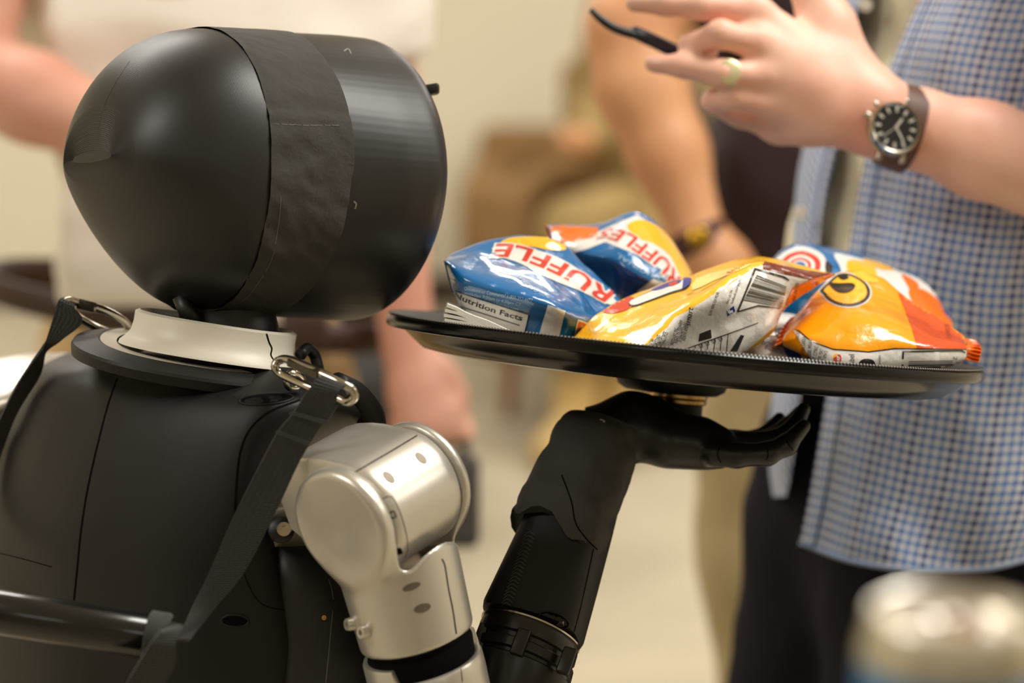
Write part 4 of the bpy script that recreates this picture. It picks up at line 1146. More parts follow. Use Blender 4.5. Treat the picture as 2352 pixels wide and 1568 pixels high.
def ov(cx, cy, rx, ry, rot, n=26):
    t = np.linspace(0, 2 * math.pi, n, endpoint=False)
    return [(cx + rx * math.cos(a) * math.cos(rot) - ry * math.sin(a) * math.sin(rot), cy + rx * math.cos(a) * math.sin(rot) + ry * math.sin(a) * math.cos(rot)) for a in t]
OUT = [(1898, 650), (1925, 628), (1955, 628), (1990, 648), (2002, 672), (1992, 694), (1960, 707), (1925, 704), (1900, 692), (1886, 676), (1880, 668)]
def scale(p, k, c): c = np.array(c); return [tuple(c + (np.array(q) - c) * k) for q in p]
poly(v4, OUT, 0.0003, g, WHITE, 3)
poly(v4, scale(OUT, 0.94, (1944, 668)), 0.0005, g, INK, 3)
poly(v4, scale(OUT, 0.80, (1945, 666)), 0.0007, g, YEL, 3)
poly(v4, [(1905, 652), (1930, 652), (1958, 652), (1964, 662), (1950, 674), (1930, 675), (1916, 668)], 0.0009, g, INK, 3)
poly(v4, [(1926, 638), (1940, 632), (1950, 640), (1936, 645)], 0.0009, g, INK, 3)
poly(v4, [(1948, 620), (1962, 618), (2012, 640), (2016, 648), (1990, 648), (1975, 640)], 0.0004, g, YEL, 2)
letters(v4, 'CHEESE', [(2186, 776), (2182, 762), (2178, 744)], (-10, 1), 0.0005, g, MAROON)
for i, (s, x0, y0, x1, y1) in enumerate((('ENRICHED', 1836, 780, 1838, 764), ('CORN, CANOLA', 1848, 812, 1852, 775), ('CHEESE, MILK', 1862, 828, 1866, 785), ('SALT, CITRIC', 1874, 834, 1880, 796), ('FLAVORS, YEAST', 1884, 836, 1892, 802), ('GLUTAMATE', 1894, 838, 1902, 806))):
    letters(v4, s, [(x0, y0), (x1, y1)], (-8, -2), 0.0006, g, INK)
poly(v4, [(1914, 818), (1926, 814), (1932, 818), (1931, 836), (1918, 838)], 0.0006, g, RED, 2)
poly(v4, [(1913, 818), (1922, 812), (1924, 817), (1915, 822)], 0.0008, g, YEL, 2)
letters(v4, 'Lay', [(1929, 834), (1927, 818)], (-8, -1), 0.0009, g, WHITE, fat=0.02)
letters(v4, 'label', [(1962, 838), (1962, 814)], (-13, 0), 0.0006, g, INK)
poly(v4, [(1974, 830), (1986, 824), (2004, 826), (2010, 836), (2008, 842), (1974, 842)], 0.0006, g, INK, 2)
letters(v4, 'information', [(2022, 842), (2022, 816)], (-6, 0), 0.0006, g, INK)
for q in ([(2072, 806), (2076, 806), (2074, 846), (2070, 846)], [(2072, 806), (2206, 803), (2216, 808), (2216, 811), (2205, 807), (2072, 809)]): poly(v4, q, 0.0007, g, INK, step=20)
for i, (y, w) in enumerate(((829, 1.6), (833, 1.2), (836.5, 3), (841, 4))): poly(v4, [(2086, y), (2186, y - 2), (2186, y - 2 + w), (2086, y + w)], 0.0007, g, INK, step=20)
letters(v4, '2', [(2188, 818), (2188, 826)], (9, 0), 0.0007, g, INK)
build('print', g, PAL, b4, label='printed lettering, barcode and panels', kind='stuff')
seal(b4, [(1834, 722, 1.712), (1814, 746, 1.69), (1797, 786, 1.664)], (-18, 8), mi=M_oran2)
seal(b4, [(2212, 776, 1.70), (2224, 794, 1.672), (2218, 826, 1.668)], (30, 6), mi=M_oran2)

# 5: blue and white bag behind the orange one
b5, v5, g = bag('snack_bag', 'white and blue bag with a red swirl, lying behind the orange bag', [
 [(1768, 616, 1.785), (1800, 584, 1.80), (1842, 571, 1.81), (1930, 586, 1.82), (2040, 619, 1.82), (2125, 655, 1.81), (2186, 738, 1.79)],
 [(1772, 632, 1.76), (1812, 606, 1.758), (1862, 600, 1.758), (1940, 616, 1.762), (2042, 648, 1.768), (2125, 690, 1.772), (2188, 745, 1.78)],
 [(1796, 680, 1.765), (1832, 670, 1.748), (1882, 672, 1.742), (1952, 690, 1.747), (2042, 712, 1.752), (2125, 740, 1.76), (2188, 765, 1.77)],
 [(1800, 740, 1.78), (1840, 760, 1.765), (1890, 770, 1.76), (1960, 780, 1.76), (2040, 790, 1.765), (2120, 800, 1.77), (2180, 790, 1.778)],
 [(1800, 760, 1.81), (1840, 780, 1.825), (1900, 790, 1.835), (1980, 800, 1.84), (2060, 790, 1.83), (2120, 780, 1.81), (2180, 765, 1.795)],
], M_blue, 5, 0.0012)
poly(v5, [(1768, 618), (1800, 580), (1845, 566), (1890, 586), (1898, 620), (1880, 640), (1840, 650), (1790, 640)], 0.0003, g, WHITE, 3)
for (r0, col) in ((0.86, RED), (0.62, WHITE), (0.48, RED), (0.34, WHITE), (0.26, BLUE)):
    poly(v5, scale([(1772, 620), (1802, 584), (1845, 571), (1886, 590), (1892, 618), (1872, 634), (1835, 642), (1795, 636)], r0, (1836, 612)), 0.0004 + 0.0002 * (1 - r0), g, col, 3)
poly(v5, [(1916, 582), (1980, 596), (2060, 620), (2130, 655), (2195, 745), (2150, 760), (2050, 720), (1960, 700), (1925, 660), (1932, 620)], 0.0003, g, WHITE, 3)
poly(v5, [(1945, 600), (2000, 606), (2016, 640), (2010, 660), (1960, 650)], 0.0005, g, YEL, 3)
poly(v5, [(1980, 592), (2045, 614), (2050, 622), (2010, 616)], 0.0005, g, YEL, 2)
poly(v5, [(2070, 630), (2100, 645), (2110, 660), (2095, 680), (2085, 660)], 0.0005, g, ORA2, 3)
poly(v5, [(2085, 670), (2120, 665), (2165, 700), (2195, 745), (2150, 750), (2110, 715)], 0.0005, g, ORA2, 3)
poly(v5, [(1896, 600), (1912, 612), (1908, 632), (1896, 628)], 0.0005, g, INK, 2)
poly(v5, [(2165, 712), (2180, 716), (2182, 728), (2172, 724)], 0.0007, g, DEEP, 2)
build('print', g, PAL, b5, label='printed swirl and panels', kind='stuff')

# 6: low bag in the gap
b6, v6, g = bag('snack_bag', 'low blue and white bag lying flat in the shade behind the yellow one', [
 [(1670, 770, 1.74), (1720, 735, 1.745), (1790, 722, 1.75), (1850, 735, 1.75), (1900, 775, 1.745)],
 [(1672, 785, 1.72), (1725, 770, 1.70), (1790, 762, 1.70), (1850, 770, 1.70), (1898, 790, 1.72)],
 [(1675, 805, 1.70), (1730, 810, 1.672), (1795, 812, 1.672), (1850, 815, 1.676), (1895, 810, 1.70)],
 [(1680, 830, 1.71), (1735, 850, 1.685), (1800, 850, 1.685), (1850, 850, 1.69), (1890, 830, 1.71)],
 [(1690, 815, 1.735), (1740, 820, 1.75), (1800, 820, 1.755), (1850, 820, 1.75), (1890, 810, 1.745)],
], M_white, 6, 0.0011)
poly(v6, [(1775, 755), (1800, 752), (1850, 835), (1822, 845)], 0.0003, g, NAVY)
poly(v6, [(1700, 770), (1770, 745), (1780, 752), (1710, 782)], 0.0003, g, NAVY)
for i in range(3): letters(v6, 'INGREDIENTS', [(1740 + i * 8, 778 + i * 12), (1800 + i * 8, 800 + i * 10)], (3, -8), 0.0004, g, NAVY)
build('print', g, PAL, b6, label='printed stripes', kind='stuff')

# napkins: a small folded stack
M_nap = mat('white_paper_napkin', (244, 240, 226), 0.9, bump=[('noise', 800, 0.3, 0.0005)])
nap = empty('paper_napkin', P(1100, 750, 1.62), 'folded stack of white paper napkins at the tray edge by the front blue bag', 'napkin')
for k in range(5):
    rows_ = []
    for j, (dd, yy) in enumerate(((1.600, 0), (1.625, -2), (1.650, -3), (1.690, -5))):
        rr = []
        for i, f in enumerate(np.linspace(0, 1, 7)):
            x = 1018 + 8 * (k / 5) + (1200 - 1018 - 10 * k) * f + 2 * math.sin(k * 2 + i)
            y = 744 + 30 * f ** 1.15 - 10.5 * k * (1 - 0.70 * f) + yy + 1.2 * math.sin(i * 1.7 + k)
            rr.append(P(x, y, dd))
        rows_.append(rr)
    S = net(rows_, 4, 4)
    z = (S - TC) @ tn
    S = S + tn * np.maximum(0, FLOORZ + 0.001 + 0.0019 * k - z)[..., None]
    build('paper_layer', slab(S, 0.0021), M_nap, nap, auto=40)
# ------------------------------------------------------------------ people
M_skinA = mat('skin_ruddy', (226, 172, 148), 0.5, sss=0.15, vary=((208, 142, 120), 7.0), bump=[('noise', 260, 0.12, 0.0015)])
M_skinB = mat('skin_pink', (242, 198, 174), 0.48, sss=0.15, vary=((234, 172, 150), 16.0), bump=[('noise', 260, 0.12, 0.0015)])
M_skinC = mat('skin_tan', (222, 166, 120), 0.5, sss=0.12, vary=((200, 138, 96), 7.0))
M_hair = mat('brown_hair', (62, 44, 30), 0.6, bump=[('noise', 300, 0.6, 0.004)])
M_eye = mat('eye_white', (230, 226, 220), 0.2)
M_poloA = mat('white_cotton', (240, 232, 218), 0.85, sheen=0.2, bump=[('noise', 30, 0.15, 0.01)])
M_khaki = mat('khaki_cotton', (196, 164, 112), 0.85, sheen=0.15, bump=[('noise', 26, 0.2, 0.01)])
M_tan = mat('tan_trouser', (180, 162, 118), 0.85, sheen=0.15, bump=[('noise', 26, 0.2, 0.01)])
M_navy_c = mat('navy_trouser', (22, 20, 30), 0.9, spec=0.2, bump=[('noise', 40, 0.2, 0.008)])
M_maroon_c = mat('dark_maroon_knit', (44, 22, 27), 0.85, sheen=0.1)
M_olive = mat('olive_tan_uniform', (166, 140, 86), 0.9, vary=((140, 118, 74), 5.0))
M_leather = mat('dark_brown_leather', (58, 36, 26), 0.45, bump=[('noise', 300, 0.2, 0.001)])
M_shoe = mat('brown_shoe', (72, 52, 36), 0.5)
M_boot = mat('tan_boot', (196, 166, 108), 0.85)
M_tee = mat('cream_undershirt', (232, 224, 196), 0.85, sheen=0.1)

def plaid():
    m = bpy.data.materials.new('blue_plaid_cotton'); m.use_nodes = True
    nt = m.node_tree; b = nt.nodes['Principled BSDF']; N = nt.nodes.new; L = nt.links.new
    b.inputs['Roughness'].default_value = 0.85; b.inputs['Sheen Weight'].default_value = 0.2
    tc = N('ShaderNodeTexCoord'); sp = N('ShaderNodeSeparateXYZ'); L(tc.outputs['UV'], sp.inputs[0])
    def band(o, f, lo, hi):
        mu = N('ShaderNodeMath'); mu.operation = 'MULTIPLY'; mu.inputs[1].default_value = f; L(o, mu.inputs[0])
        fr = N('ShaderNodeMath'); fr.operation = 'PINGPONG'; fr.inputs[1].default_value = 0.5; L(mu.outputs[0], fr.inputs[0])
        mr = N('ShaderNodeMapRange'); mr.interpolation_type = 'SMOOTHSTEP'; mr.inputs[1].default_value = lo; mr.inputs[2].default_value = hi
        L(fr.outputs[0], mr.inputs[0]); return mr.outputs[0]
    wx = band(sp.outputs[0], 1, 0.33, 0.23); wy = band(sp.outputs[1], 1, 0.34, 0.24)
    nx = band(sp.outputs[0], 0.25, 0.10, 0.30)
    def mix(f, a, c):
        mx = N('ShaderNodeMix'); mx.data_type = 'RGBA'; 
        if f is not None: L(f, mx.inputs[0])
        for k, s in ((6, a), (7, c)):
            if isinstance(s, tuple): mx.inputs[k].default_value = s
            else: L(s, mx.inputs[k])
        return mx.outputs[2]
    blue = mix(nx, lin(44, 62, 128), lin(84, 130, 196))
    # wx, wy run 1 in the coloured band and 0 on the pale line
    half = lin(164, 176, 204)
    c1 = mix(wx, half, blue)
    c0 = mix(wx, lin(240, 236, 228), half)
    c = mix(wy, c0, c1)
    L(c, b.inputs['Base Color'])
    nz = N('ShaderNodeTexNoise'); nz.inputs['Scale'].default_value = 18; L(tc.outputs['Object'], nz.inputs['Vector'])
    bn = N('ShaderNodeBump'); bn.inputs['Strength'].default_value = 0.3; bn.inputs['Distance'].default_value = 0.012
    L(nz.outputs['Fac'], bn.inputs['Height']); L(bn.outputs['Normal'], b.inputs['Normal'])
    return m
M_plaid = plaid()

ZV = np.array([0, 0, 1.0])
def bounds(pts, pad):
    p = np.array(pts); return p.min(0) - pad, p.max(0) + pad
def chain(fd, js, rs, k=0.01, flat=None):
    for a, b, ra, rb in zip(js[:-1], js[1:], rs[:-1], rs[1:]): fd.F = smin(fd.F, fd.cap(a, b, ra, rb, flat), k)
def half(fd, p, n):
    """signed distance to the plane through p; positive on the n side"""
    n = nrm(n); return (fd.X - p[0]) * n[0] + (fd.Y - p[1]) * n[1] + (fd.Z - p[2]) * n[2]
def add_head(fd, c, f):
    """skull, jaw, nose, ears on a neck; c = middle of the head, f = facing"""
    f = nrm(f); s = np.cross(f, ZV)
    fd.u(fd.ell(c + ZV * 0.02 - f * 0.008, f, s, ZV, 0.098, 0.076, 0.105), 0.01)
    fd.u(fd.ell(c - ZV * 0.055 + f * 0.022, f, s, ZV, 0.068, 0.058, 0.065), 0.03)
    fd.u(fd.cap(c + f * 0.092 + ZV * 0.005, c + f * 0.112 - ZV * 0.028, 0.009, 0.014), 0.012)
    fd.u(fd.cap(c + f * 0.084 - ZV * 0.062 - s * 0.018, c + f * 0.084 - ZV * 0.062 + s * 0.018, 0.008, 0.008), 0.008)
    for k in (-1, 1):
        fd.u(fd.ell(c + s * k * 0.078 - f * 0.005, f, s, ZV, 0.018, 0.008, 0.032), 0.006)
        fd.cut(fd.ell(c + f * 0.094 + s * k * 0.032 + ZV * 0.004, f, s, ZV, 0.012, 0.016, 0.010), 0.01)
def head_bits(root, c, f):
    f = nrm(f); s = np.cross(f, ZV)
    lo, hi = bounds([c], 0.14)
    fh = Field(lo, hi, 0.007)
    fh.F = fh.ell(c + ZV * 0.026 - f * 0.014, f, s, ZV, 0.104, 0.083, 0.110)
    fh.cut(fh.box(c + f * 0.11 - ZV * 0.045, f, s, ZV, 0.085, 0.12, 0.105), 0.02)
    fh.cut(fh.box(c - ZV * 0.14, f, s, ZV, 0.2, 0.2, 0.075), 0.01)
    build('hair', fh.mesh(), M_hair, root)
    for k in (-1, 1):
        build('eye', lathe(c + f * 0.083 + s * k * 0.032 + ZV * 0.004, f, [(0, 0.010), (0.006, 0.008), (0.010, 0), (0.006, -0.008), (0, -0.01)], 12), M_eye, root)
def fist(fd, w, d, side, sc=1.0):
    """closed hand at the end of wrist w, pointing along d, knuckles towards side"""
    d = nrm(d); side = nrm(side - d * (side @ d)); up = np.cross(d, side)
    chain(fd, [w, w + d * 0.045 * sc, w + d * 0.085 * sc], [0.027 * sc, 0.034 * sc, 0.034 * sc], 0.015, (up, 1.35))
    for i in range(4):
        o = side * 0.0
        q = w + d * (0.085 - 0.004 * abs(i - 1.5)) * sc + side * (0.033 - 0.022 * i) * sc
        chain(fd, [q, q + (d * 0.030 - up * 0.012) * sc, q + (d * 0.026 - up * 0.042) * sc, q + (-d * 0.004 - up * 0.044) * sc], [0.0112 * sc, 0.0105 * sc, 0.0098 * sc, 0.0085 * sc], 0.005)
    q = w + (d * 0.03 + side * 0.034) * sc
    chain(fd, [q, q + (d * 0.035 + side * 0.006 - up * 0.018) * sc, q + (d * 0.062 - side * 0.010 - up * 0.034) * sc], [0.015 * sc, 0.0125 * sc, 0.010 * sc], 0.006)
def wrinkle(g, amp, sc, i0=0, stretch=(1, 1, 1)):
    """soft cloth folds: push the mesh's points about along their normals"""
    V = np.array(g.v[i0:]); n = np.zeros_like(V)
    for f in g.f:
        if f[0] < i0: continue
        ids = [i - i0 for i in f]
        c = np.cross(V[ids[1]] - V[ids[0]], V[ids[2]] - V[ids[0]])
        for i in ids: n[i] += c
    n /= np.linalg.norm(n, axis=1, keepdims=True) + 1e-15
    for k in range(len(V)):
        q = Vector((V[k, 0] * sc * stretch[0], V[k, 1] * sc * stretch[1], V[k, 2] * sc * stretch[2]))
        e = 1 - 2 * abs(noise.noise(q)) + 0.5 * noise.noise(q * 2.7)
        V[k] += n[k] * amp * e
    g.v[i0:] = [tuple(p) for p in V]
    return g
def legs(root, hipc, f, m, ank, knees, r=(0.098, 0.085, 0.066, 0.052), waist=0.10, name='trousers', h=0.011, amp=0.004, shoe=M_shoe):
    """trousers with two legs, and a shoe on each foot"""
    f = nrm(f); s = np.cross(ZV, f)
    pts = [hipc + ZV * 0.1, *knees, *ank]
    lo, hi = bounds(pts, 0.19)
    fd = Field(lo, hi, h)
    fd.F = fd.cap(hipc - s * 0.07, hipc + s * 0.07, 0.115, 0.115, (f, 1.06))
    fd.u(fd.cap(hipc - s * 0.06 + ZV * 0.08, hipc + s * 0.06 + ZV * 0.08, 0.105, 0.105, (f, 1.06)), 0.05)
    for k, kn, an in ((-1, knees[0], ank[0]), (1, knees[1], ank[1])):
        hp = hipc + s * k * 0.085 - ZV * 0.04
        chain(fd, [hp, hp + (kn - hp) * 0.5, kn, kn + (an - kn) * 0.5, an], [r[0], r[1] * 1.02, r[1] * 0.86, r[2], r[2] * 0.95], 0.03)
    fd.F = smax(fd.F, half(fd, hipc + ZV * 0.115, ZV), 0.004)
    fd.F = smax(fd.F, half(fd, np.array([0, 0, 0.05]), -ZV), 0.004)
    build(name, wrinkle(fd.mesh(), amp, 9), m, root)
    for an in ank:
        fs = Field(an - 0.24, an + 0.24, 0.009)
        fs.F = fs.cap(an * [1, 1, 0] + ZV * 0.06 - f * 0.03, an * [1, 1, 0] + ZV * 0.045 + f * 0.15, 0.048, 0.042)
        fs.u(fs.cap(an * [1, 1, 0] + ZV * 0.12 - f * 0.01, an * [1, 1, 0] + ZV * 0.06 - f * 0.01, 0.05, 0.05), 0.03)
        fs.F = smax(fs.F, half(fs, np.array([0, 0, 0.001]), -ZV), 0.003)
        build('shoe', fs.mesh(), shoe, root)

# ---- person in white behind the robot
fA = np.array([0.06, -1.0, 0])
sA = np.cross(nrm(fA), ZV)            # the person's own right is towards -sA ...
cA = P(440, 700, 2.78)
A = empty('person', (cA[0], cA[1], 0), 'person in a white shirt, dark belt and khaki trousers standing behind the robot', 'person')
shl = cA * [1, 1, 0] + ZV * 1.42
hd = cA * [1, 1, 0] + ZV * 1.66
E1, W1 = P(868, 210, 2.72), P(938, 800, 2.70)        # hanging arm
S1 = np.array([P(815, 100, 2.76)[0], cA[1], 1.42])
E2, W2 = P(-95, 150, 2.58), P(410, 368, 2.50)        # arm folded in front
S2 = np.array([P(60, 100, 2.76)[0], cA[1], 1.42])
lo, hi = bounds([hd + ZV * 0.1, S1, S2, E1, E2, W1 - ZV * 0.15, W2 + RV * 0.1, cA], 0.09)
fd = Field(lo, hi, 0.0085)
fd.F = fd.cap(shl - RV * 0.1, shl + RV * 0.1, 0.085, 0.085)
fd.u(fd.cap(cA + ZV * 0.05, shl - ZV * 0.05, 0.11, 0.12), 0.05)
fd.u(fd.cap(shl, hd - ZV * 0.06, 0.06, 0.055), 0.03)
add_head(fd, hd, fA)
chain(fd, [S1, E1, E1 + (W1 - E1) * 0.35, W1], [0.056, 0.043, 0.042, 0.029], 0.02)
chain(fd, [S2, E2, E2 + (W2 - E2) * 0.35, W2], [0.056, 0.051, 0.047, 0.032], 0.02)
fist(fd, W1, P(985, 1000, 2.68) - W1, RV + FV * -0.3, 1.0)
fist(fd, W2, RV - UV_ * 0.2, UV_, 0.95)
build('body', fd.mesh(), M_skinA, A)
head_bits(A, hd, fA)
lo, hi = bounds([shl + ZV * 0.1, S1, S2, cA - ZV * 0.05, S1 * 0.5 + E1 * 0.5, S2 * 0.5 + E2 * 0.5], 0.13)
fd = Field(lo, hi, 0.0095)
fd.F = fd.cap(shl - RV * 0.13 - ZV * 0.02, shl + RV * 0.13 - ZV * 0.02, 0.1, 0.1)
fd.u(fd.cap(cA + ZV * 0.0 - RV * 0.13, cA + ZV * 0.0 + RV * 0.13, 0.105, 0.105), 0.02)
fd.u(fd.cap(cA + ZV * 0.12 - RV * 0.11, cA + ZV * 0.12 + RV * 0.11, 0.125, 0.125), 0.05)
fd.u(fd.cap(cA + ZV * 0.3 - RV * 0.11, cA + ZV * 0.3 + RV * 0.11, 0.125, 0.125), 0.06)
chain(fd, [S1, S1 + (E1 - S1) * 0.92], [0.075, 0.066], 0.04); chain(fd, [S2, S2 + (E2 - S2) * 0.6], [0.075, 0.07], 0.04)
fd.F = smax(fd.F, half(fd, S1 + (E1 - S1) * 0.86, E1 - S1) - 1e3 * (half(fd, S1 - RV * 0.035, -RV) > 0), 0.0)
fd.F = smax(fd.F, half(fd, S2 + (E2 - S2) * 0.6, E2 - S2) - 1e3 * (half(fd, S2 + RV * 0.06, RV) > 0), 0.0)
fd.F = smax(fd.F, half(fd, cA + ZV * 0.012, -ZV - RV * 0.13), 0.004)
fd.cut(fd.cap(shl + ZV * 0.10, shl + ZV * 0.2, 0.06, 0.075), 0.01)
build('shirt', wrinkle(fd.mesh(), 0.010, 6, stretch=(0.6, 1, 1.5)), M_poloA, A)
bw_ = cA + ZV * 0.0
R = []
for dz, k in ((-0.018, 1.0), (-0.016, 1.03), (0.016, 1.03), (0.018, 1.0)):
    rr = ring(bw_ + ZV * dz, RV * 0.232 * k, np.array([0, 0.115 * k, 0]), 48, 2.2)
    rr[:, 2] -= (rr[:, 0] - bw_[0]) * 0.13
    R.append(rr)
build('belt', loft(R, closed_end=True), M_leather, A, label='dark brown leather belt')
build('belt_pouch', rbox(P(700, 750, 2.62), RV * 0.026, UV_ * 0.017, FV * 0.012, 0.006), M_leather, A, auto=40)
legs(A, cA - ZV * 0.12, fA, M_khaki, [np.array([cA[0] - 0.1, cA[1], 0.08]), np.array([cA[0] + 0.1, cA[1], 0.08])][::1], [np.array([cA[0] - 0.09, cA[1] - 0.02, 0.50]), np.array([cA[0] + 0.09, cA[1] - 0.02, 0.50])], r=(0.105, 0.09, 0.07, 0.06))
cs = P(1020, 1150, 2.68)
case = empty('case', cs - ZV * 0.06, 'dark grey case hanging from the closed hand behind the silver shoulder', 'case')
build('case_body', rbox(cs, RV * 0.040, UV_ * 0.052, FV * 0.016, 0.012, 4), mat('dark_grey_case', (70, 67, 62), 0.6), case, auto=50)
build('handle', tube([P(960, 1050, 2.68), P(965, 1015, 2.68), P(1010, 1000, 2.68), P(1060, 1012, 2.68), P(1070, 1050, 2.68)], 0.006, 10, k=4), mat('dark_grey_case', (70, 67, 62), 0.6), case)

# ---- person in maroon, hand on the hip
fC = np.array([-0.05, -1.0, 0])
cC = P(1990, 640, 2.74)
C_ = empty('person', (cC[0], cC[1], 0), 'person in a dark maroon top and khaki trousers, hand on hip, behind the plaid shirt', 'person')
shl = cC * [1, 1, 0] + ZV * 1.42; hd = cC * [1, 1, 0] + ZV * 1.66
S1 = np.array([P(1790, 0, 2.72)[0], cC[1], 1.41]); E1 = P(1450, 60, 2.62); W1 = P(1605, 545, 2.60)
S2 = np.array([P(2200, 0, 2.72)[0], cC[1], 1.41]); E2 = S2 + np.array([0.06, 0.02, -0.3]); W2 = E2 + np.array([0, -0.1, -0.24])
lo, hi = bounds([hd + ZV * 0.1, S1, S2, E1, W1, W2 - ZV * 0.15, cC, P(1720, 680, 2.6)], 0.09)
fd = Field(lo, hi, 0.0085)
fd.F = fd.cap(shl - RV * 0.1, shl + RV * 0.1, 0.08, 0.08)
fd.u(fd.cap(cC + ZV * 0.05, shl - ZV * 0.05, 0.11, 0.12), 0.05)
fd.u(fd.cap(shl, hd - ZV * 0.06, 0.06, 0.055), 0.03)
add_head(fd, hd, fC)
chain(fd, [S1, E1, P(1475, 200, 2.615), P(1535, 350, 2.61), W1], [0.055, 0.047, 0.049, 0.042, 0.0285], 0.02)
chain(fd, [S2, E2, W2], [0.055, 0.045, 0.03], 0.02)
chain(fd, [W1, P(1650, 610, 2.60), P(1700, 655, 2.61)], [0.028, 0.035, 0.030], 0.015)
for i in range(4):
    chain(fd, [P(1690 - i * 14, 640 + i * 10, 2.60), P(1735 - i * 16, 668 + i * 12, 2.605), P(1762 - i * 18, 690 + i * 14, 2.615)], [0.011, 0.010, 0.008], 0.005)
chain(fd, [P(1650, 590, 2.61), P(1690, 590, 2.63), P(1720, 600, 2.65)], [0.014, 0.012, 0.010], 0.006)
fist(fd, W2, -ZV, RV, 0.95)
build('body', fd.mesh(), M_skinC, C_)
head_bits(C_, hd, fC)
lo, hi = bounds([shl + ZV * 0.1, S1, S2, cC - ZV * 0.08, S1 * 0.5 + E1 * 0.5], 0.12)
fd = Field(lo, hi, 0.010)
fd.F = fd.cap(shl - RV * 0.13 - ZV * 0.02, shl + RV * 0.13 - ZV * 0.02, 0.095, 0.095)
for z, r in ((-0.05, 0.122), (0.12, 0.118), (0.3, 0.118)):
    fd.u(fd.cap(cC + ZV * z - RV * 0.07, cC + ZV * z + RV * 0.10, r, r, (FV, 1.1)), 0.05)
chain(fd, [S1, S1 + (E1 - S1) * 0.55], [0.075, 0.068], 0.04); chain(fd, [S2, S2 + (E2 - S2) * 0.6], [0.075, 0.07], 0.04)
fd.F = smax(fd.F, half(fd, cC - ZV * 0.09, -ZV), 0.004)
fd.cut(fd.cap(shl + ZV * 0.09, shl + ZV * 0.2, 0.06, 0.075), 0.01)
build('shirt', wrinkle(fd.mesh(), 0.006, 7), M_maroon_c, C_)
legs(C_, cC - ZV * 0.16, fC, M_tan, [np.array([P(1885, 0, 2.7)[0], cC[1], 0.08]), np.array([cC[0] + 0.12, cC[1], 0.08])], [np.array([P(1862, 0, 2.72)[0], cC[1] - 0.02, 0.50]), np.array([cC[0] + 0.1, cC[1] - 0.02, 0.50])], r=(0.105, 0.105, 0.095, 0.08))
# its watch with a gold case on a maroon band
ax = nrm(P(1650, 610, 2.60) - P(1535, 350, 2.61)); pv = nrm(np.cross(ax, FV)); qv = np.cross(ax, pv)
wc = P(1608, 552, 2.60)
wa = empty('wristwatch', wc, 'gold watch on a dark maroon band around the wrist of the hand on hip', 'watch')
build('watch_band', loft([ring(wc + ax * t, pv * r, qv * r, 40) for t, r in ((-0.013, 0.0300), (-0.012, 0.0330), (0.012, 0.0335), (0.013, 0.0305))], closed_end=True), mat('maroon_band', (66, 28, 32), 0.5), wa, auto=40)
nz = nrm(-FV * 0.8 - pv * 0.2 + UV_ * 0.3); nz = nrm(nz - ax * (nz @ ax))
build('watch_case', lathe(wc + nz * 0.031, nz, [(0, 0), (0.011, 0), (0.012, 0.003), (0.011, 0.008), (0.009, 0.009), (0, 0.009)], 32), mat('gold_metal', (222, 176, 60), 0.25, metal=1.0), wa, auto=40)

# ---- person in the open plaid shirt
fB = nrm(np.array([-0.94, -0.34, 0])); sB = np.cross(fB, ZV)
cB = P(2260, 1000, 2.10)
B = empty('person', (cB[0], cB[1], 0), 'person in an open blue plaid shirt over a cream undershirt, gesturing above the tray', 'person')
shl = cB * [1, 1, 0] + ZV * 1.42 - fB * 0.03; hd = cB * [1, 1, 0] + ZV * 1.66
near = -FV * [1, 1, 0]
S1 = shl + np.array([0.06, -0.17, 0]); E1 = P(2790, 520, 1.90); W1 = P(2012, 264, 1.846)
S2 = shl + np.array([-0.02, 0.18, 0]); E2 = S2 + np.array([0.12, 0.05, -0.28]); W2 = E2 + np.array([0.0, 0.02, -0.25])
# body: head, neck, trunk, far arm
lo, hi = bounds([hd + ZV * 0.1, S1, S2, E1, E2, W2 - RV * 0.12, cB], 0.08)
fd = Field(lo, hi, 0.009)
fd.F = fd.cap(shl - sB * 0.1, shl + sB * 0.1, 0.08, 0.08)
fd.u(fd.cap(cB + ZV * 0.05 + fB * 0.02, shl - ZV * 0.05, 0.10, 0.11), 0.05)
fd.u(fd.cap(shl, hd - ZV * 0.06, 0.06, 0.055), 0.03)
add_head(fd, hd, fB)
chain(fd, [S1, E1], [0.055, 0.045], 0.02); fd.u(fd.cap(E1, P(2380, 384, 1.873), 0.044, 0.0375), 0.02)
chain(fd, [S2, E2, W2], [0.055, 0.045, 0.03], 0.02)
fist(fd, W2, -ZV, fB, 0.95)
gB = fd.mesh()
# gesturing forearm and hand, finer
lo, hi = bounds([P(1420, -80, 1.83), P(2420, 520, 1.88), P(1420, 350, 1.80), P(2420, 100, 1.92), P(1800, -120, 1.83)], 0.03)
fd = Field(lo, hi, 0.0024)
fwd = nrm(W1 - E1)
chain(fd, [P(2420, 396, 1.875), P(2250, 342, 1.863), P(2110, 296, 1.853), W1], [0.0400, 0.0370, 0.0298, 0.0262], 0.01, (FV, 1.22))
HBn = nrm(FV + UV_ * 0.3)                       # palm normal (flattening)
def hc(js, rs, k=0.005, flat=None): chain(fd, [P(*q) for q in js], rs, k, flat)
k_ = 0.014
for js, rs in (([(2000, 250, 1.845), (1880, 150, 1.842), (1735, 28, 1.838)], [0.024, 0.019, 0.0125]),
               ([(2000, 258, 1.845), (1870, 190, 1.836), (1738, 95, 1.828)], [0.024, 0.019, 0.0125]),
               ([(2005, 268, 1.845), (1880, 225, 1.834), (1755, 172, 1.828)], [0.024, 0.019, 0.0120]),
               ([(2010, 285, 1.846), (1900, 268, 1.838), (1800, 240, 1.835)], [0.022, 0.018, 0.0120])):
    hc(js, rs, k_, (HBn, 1.15))
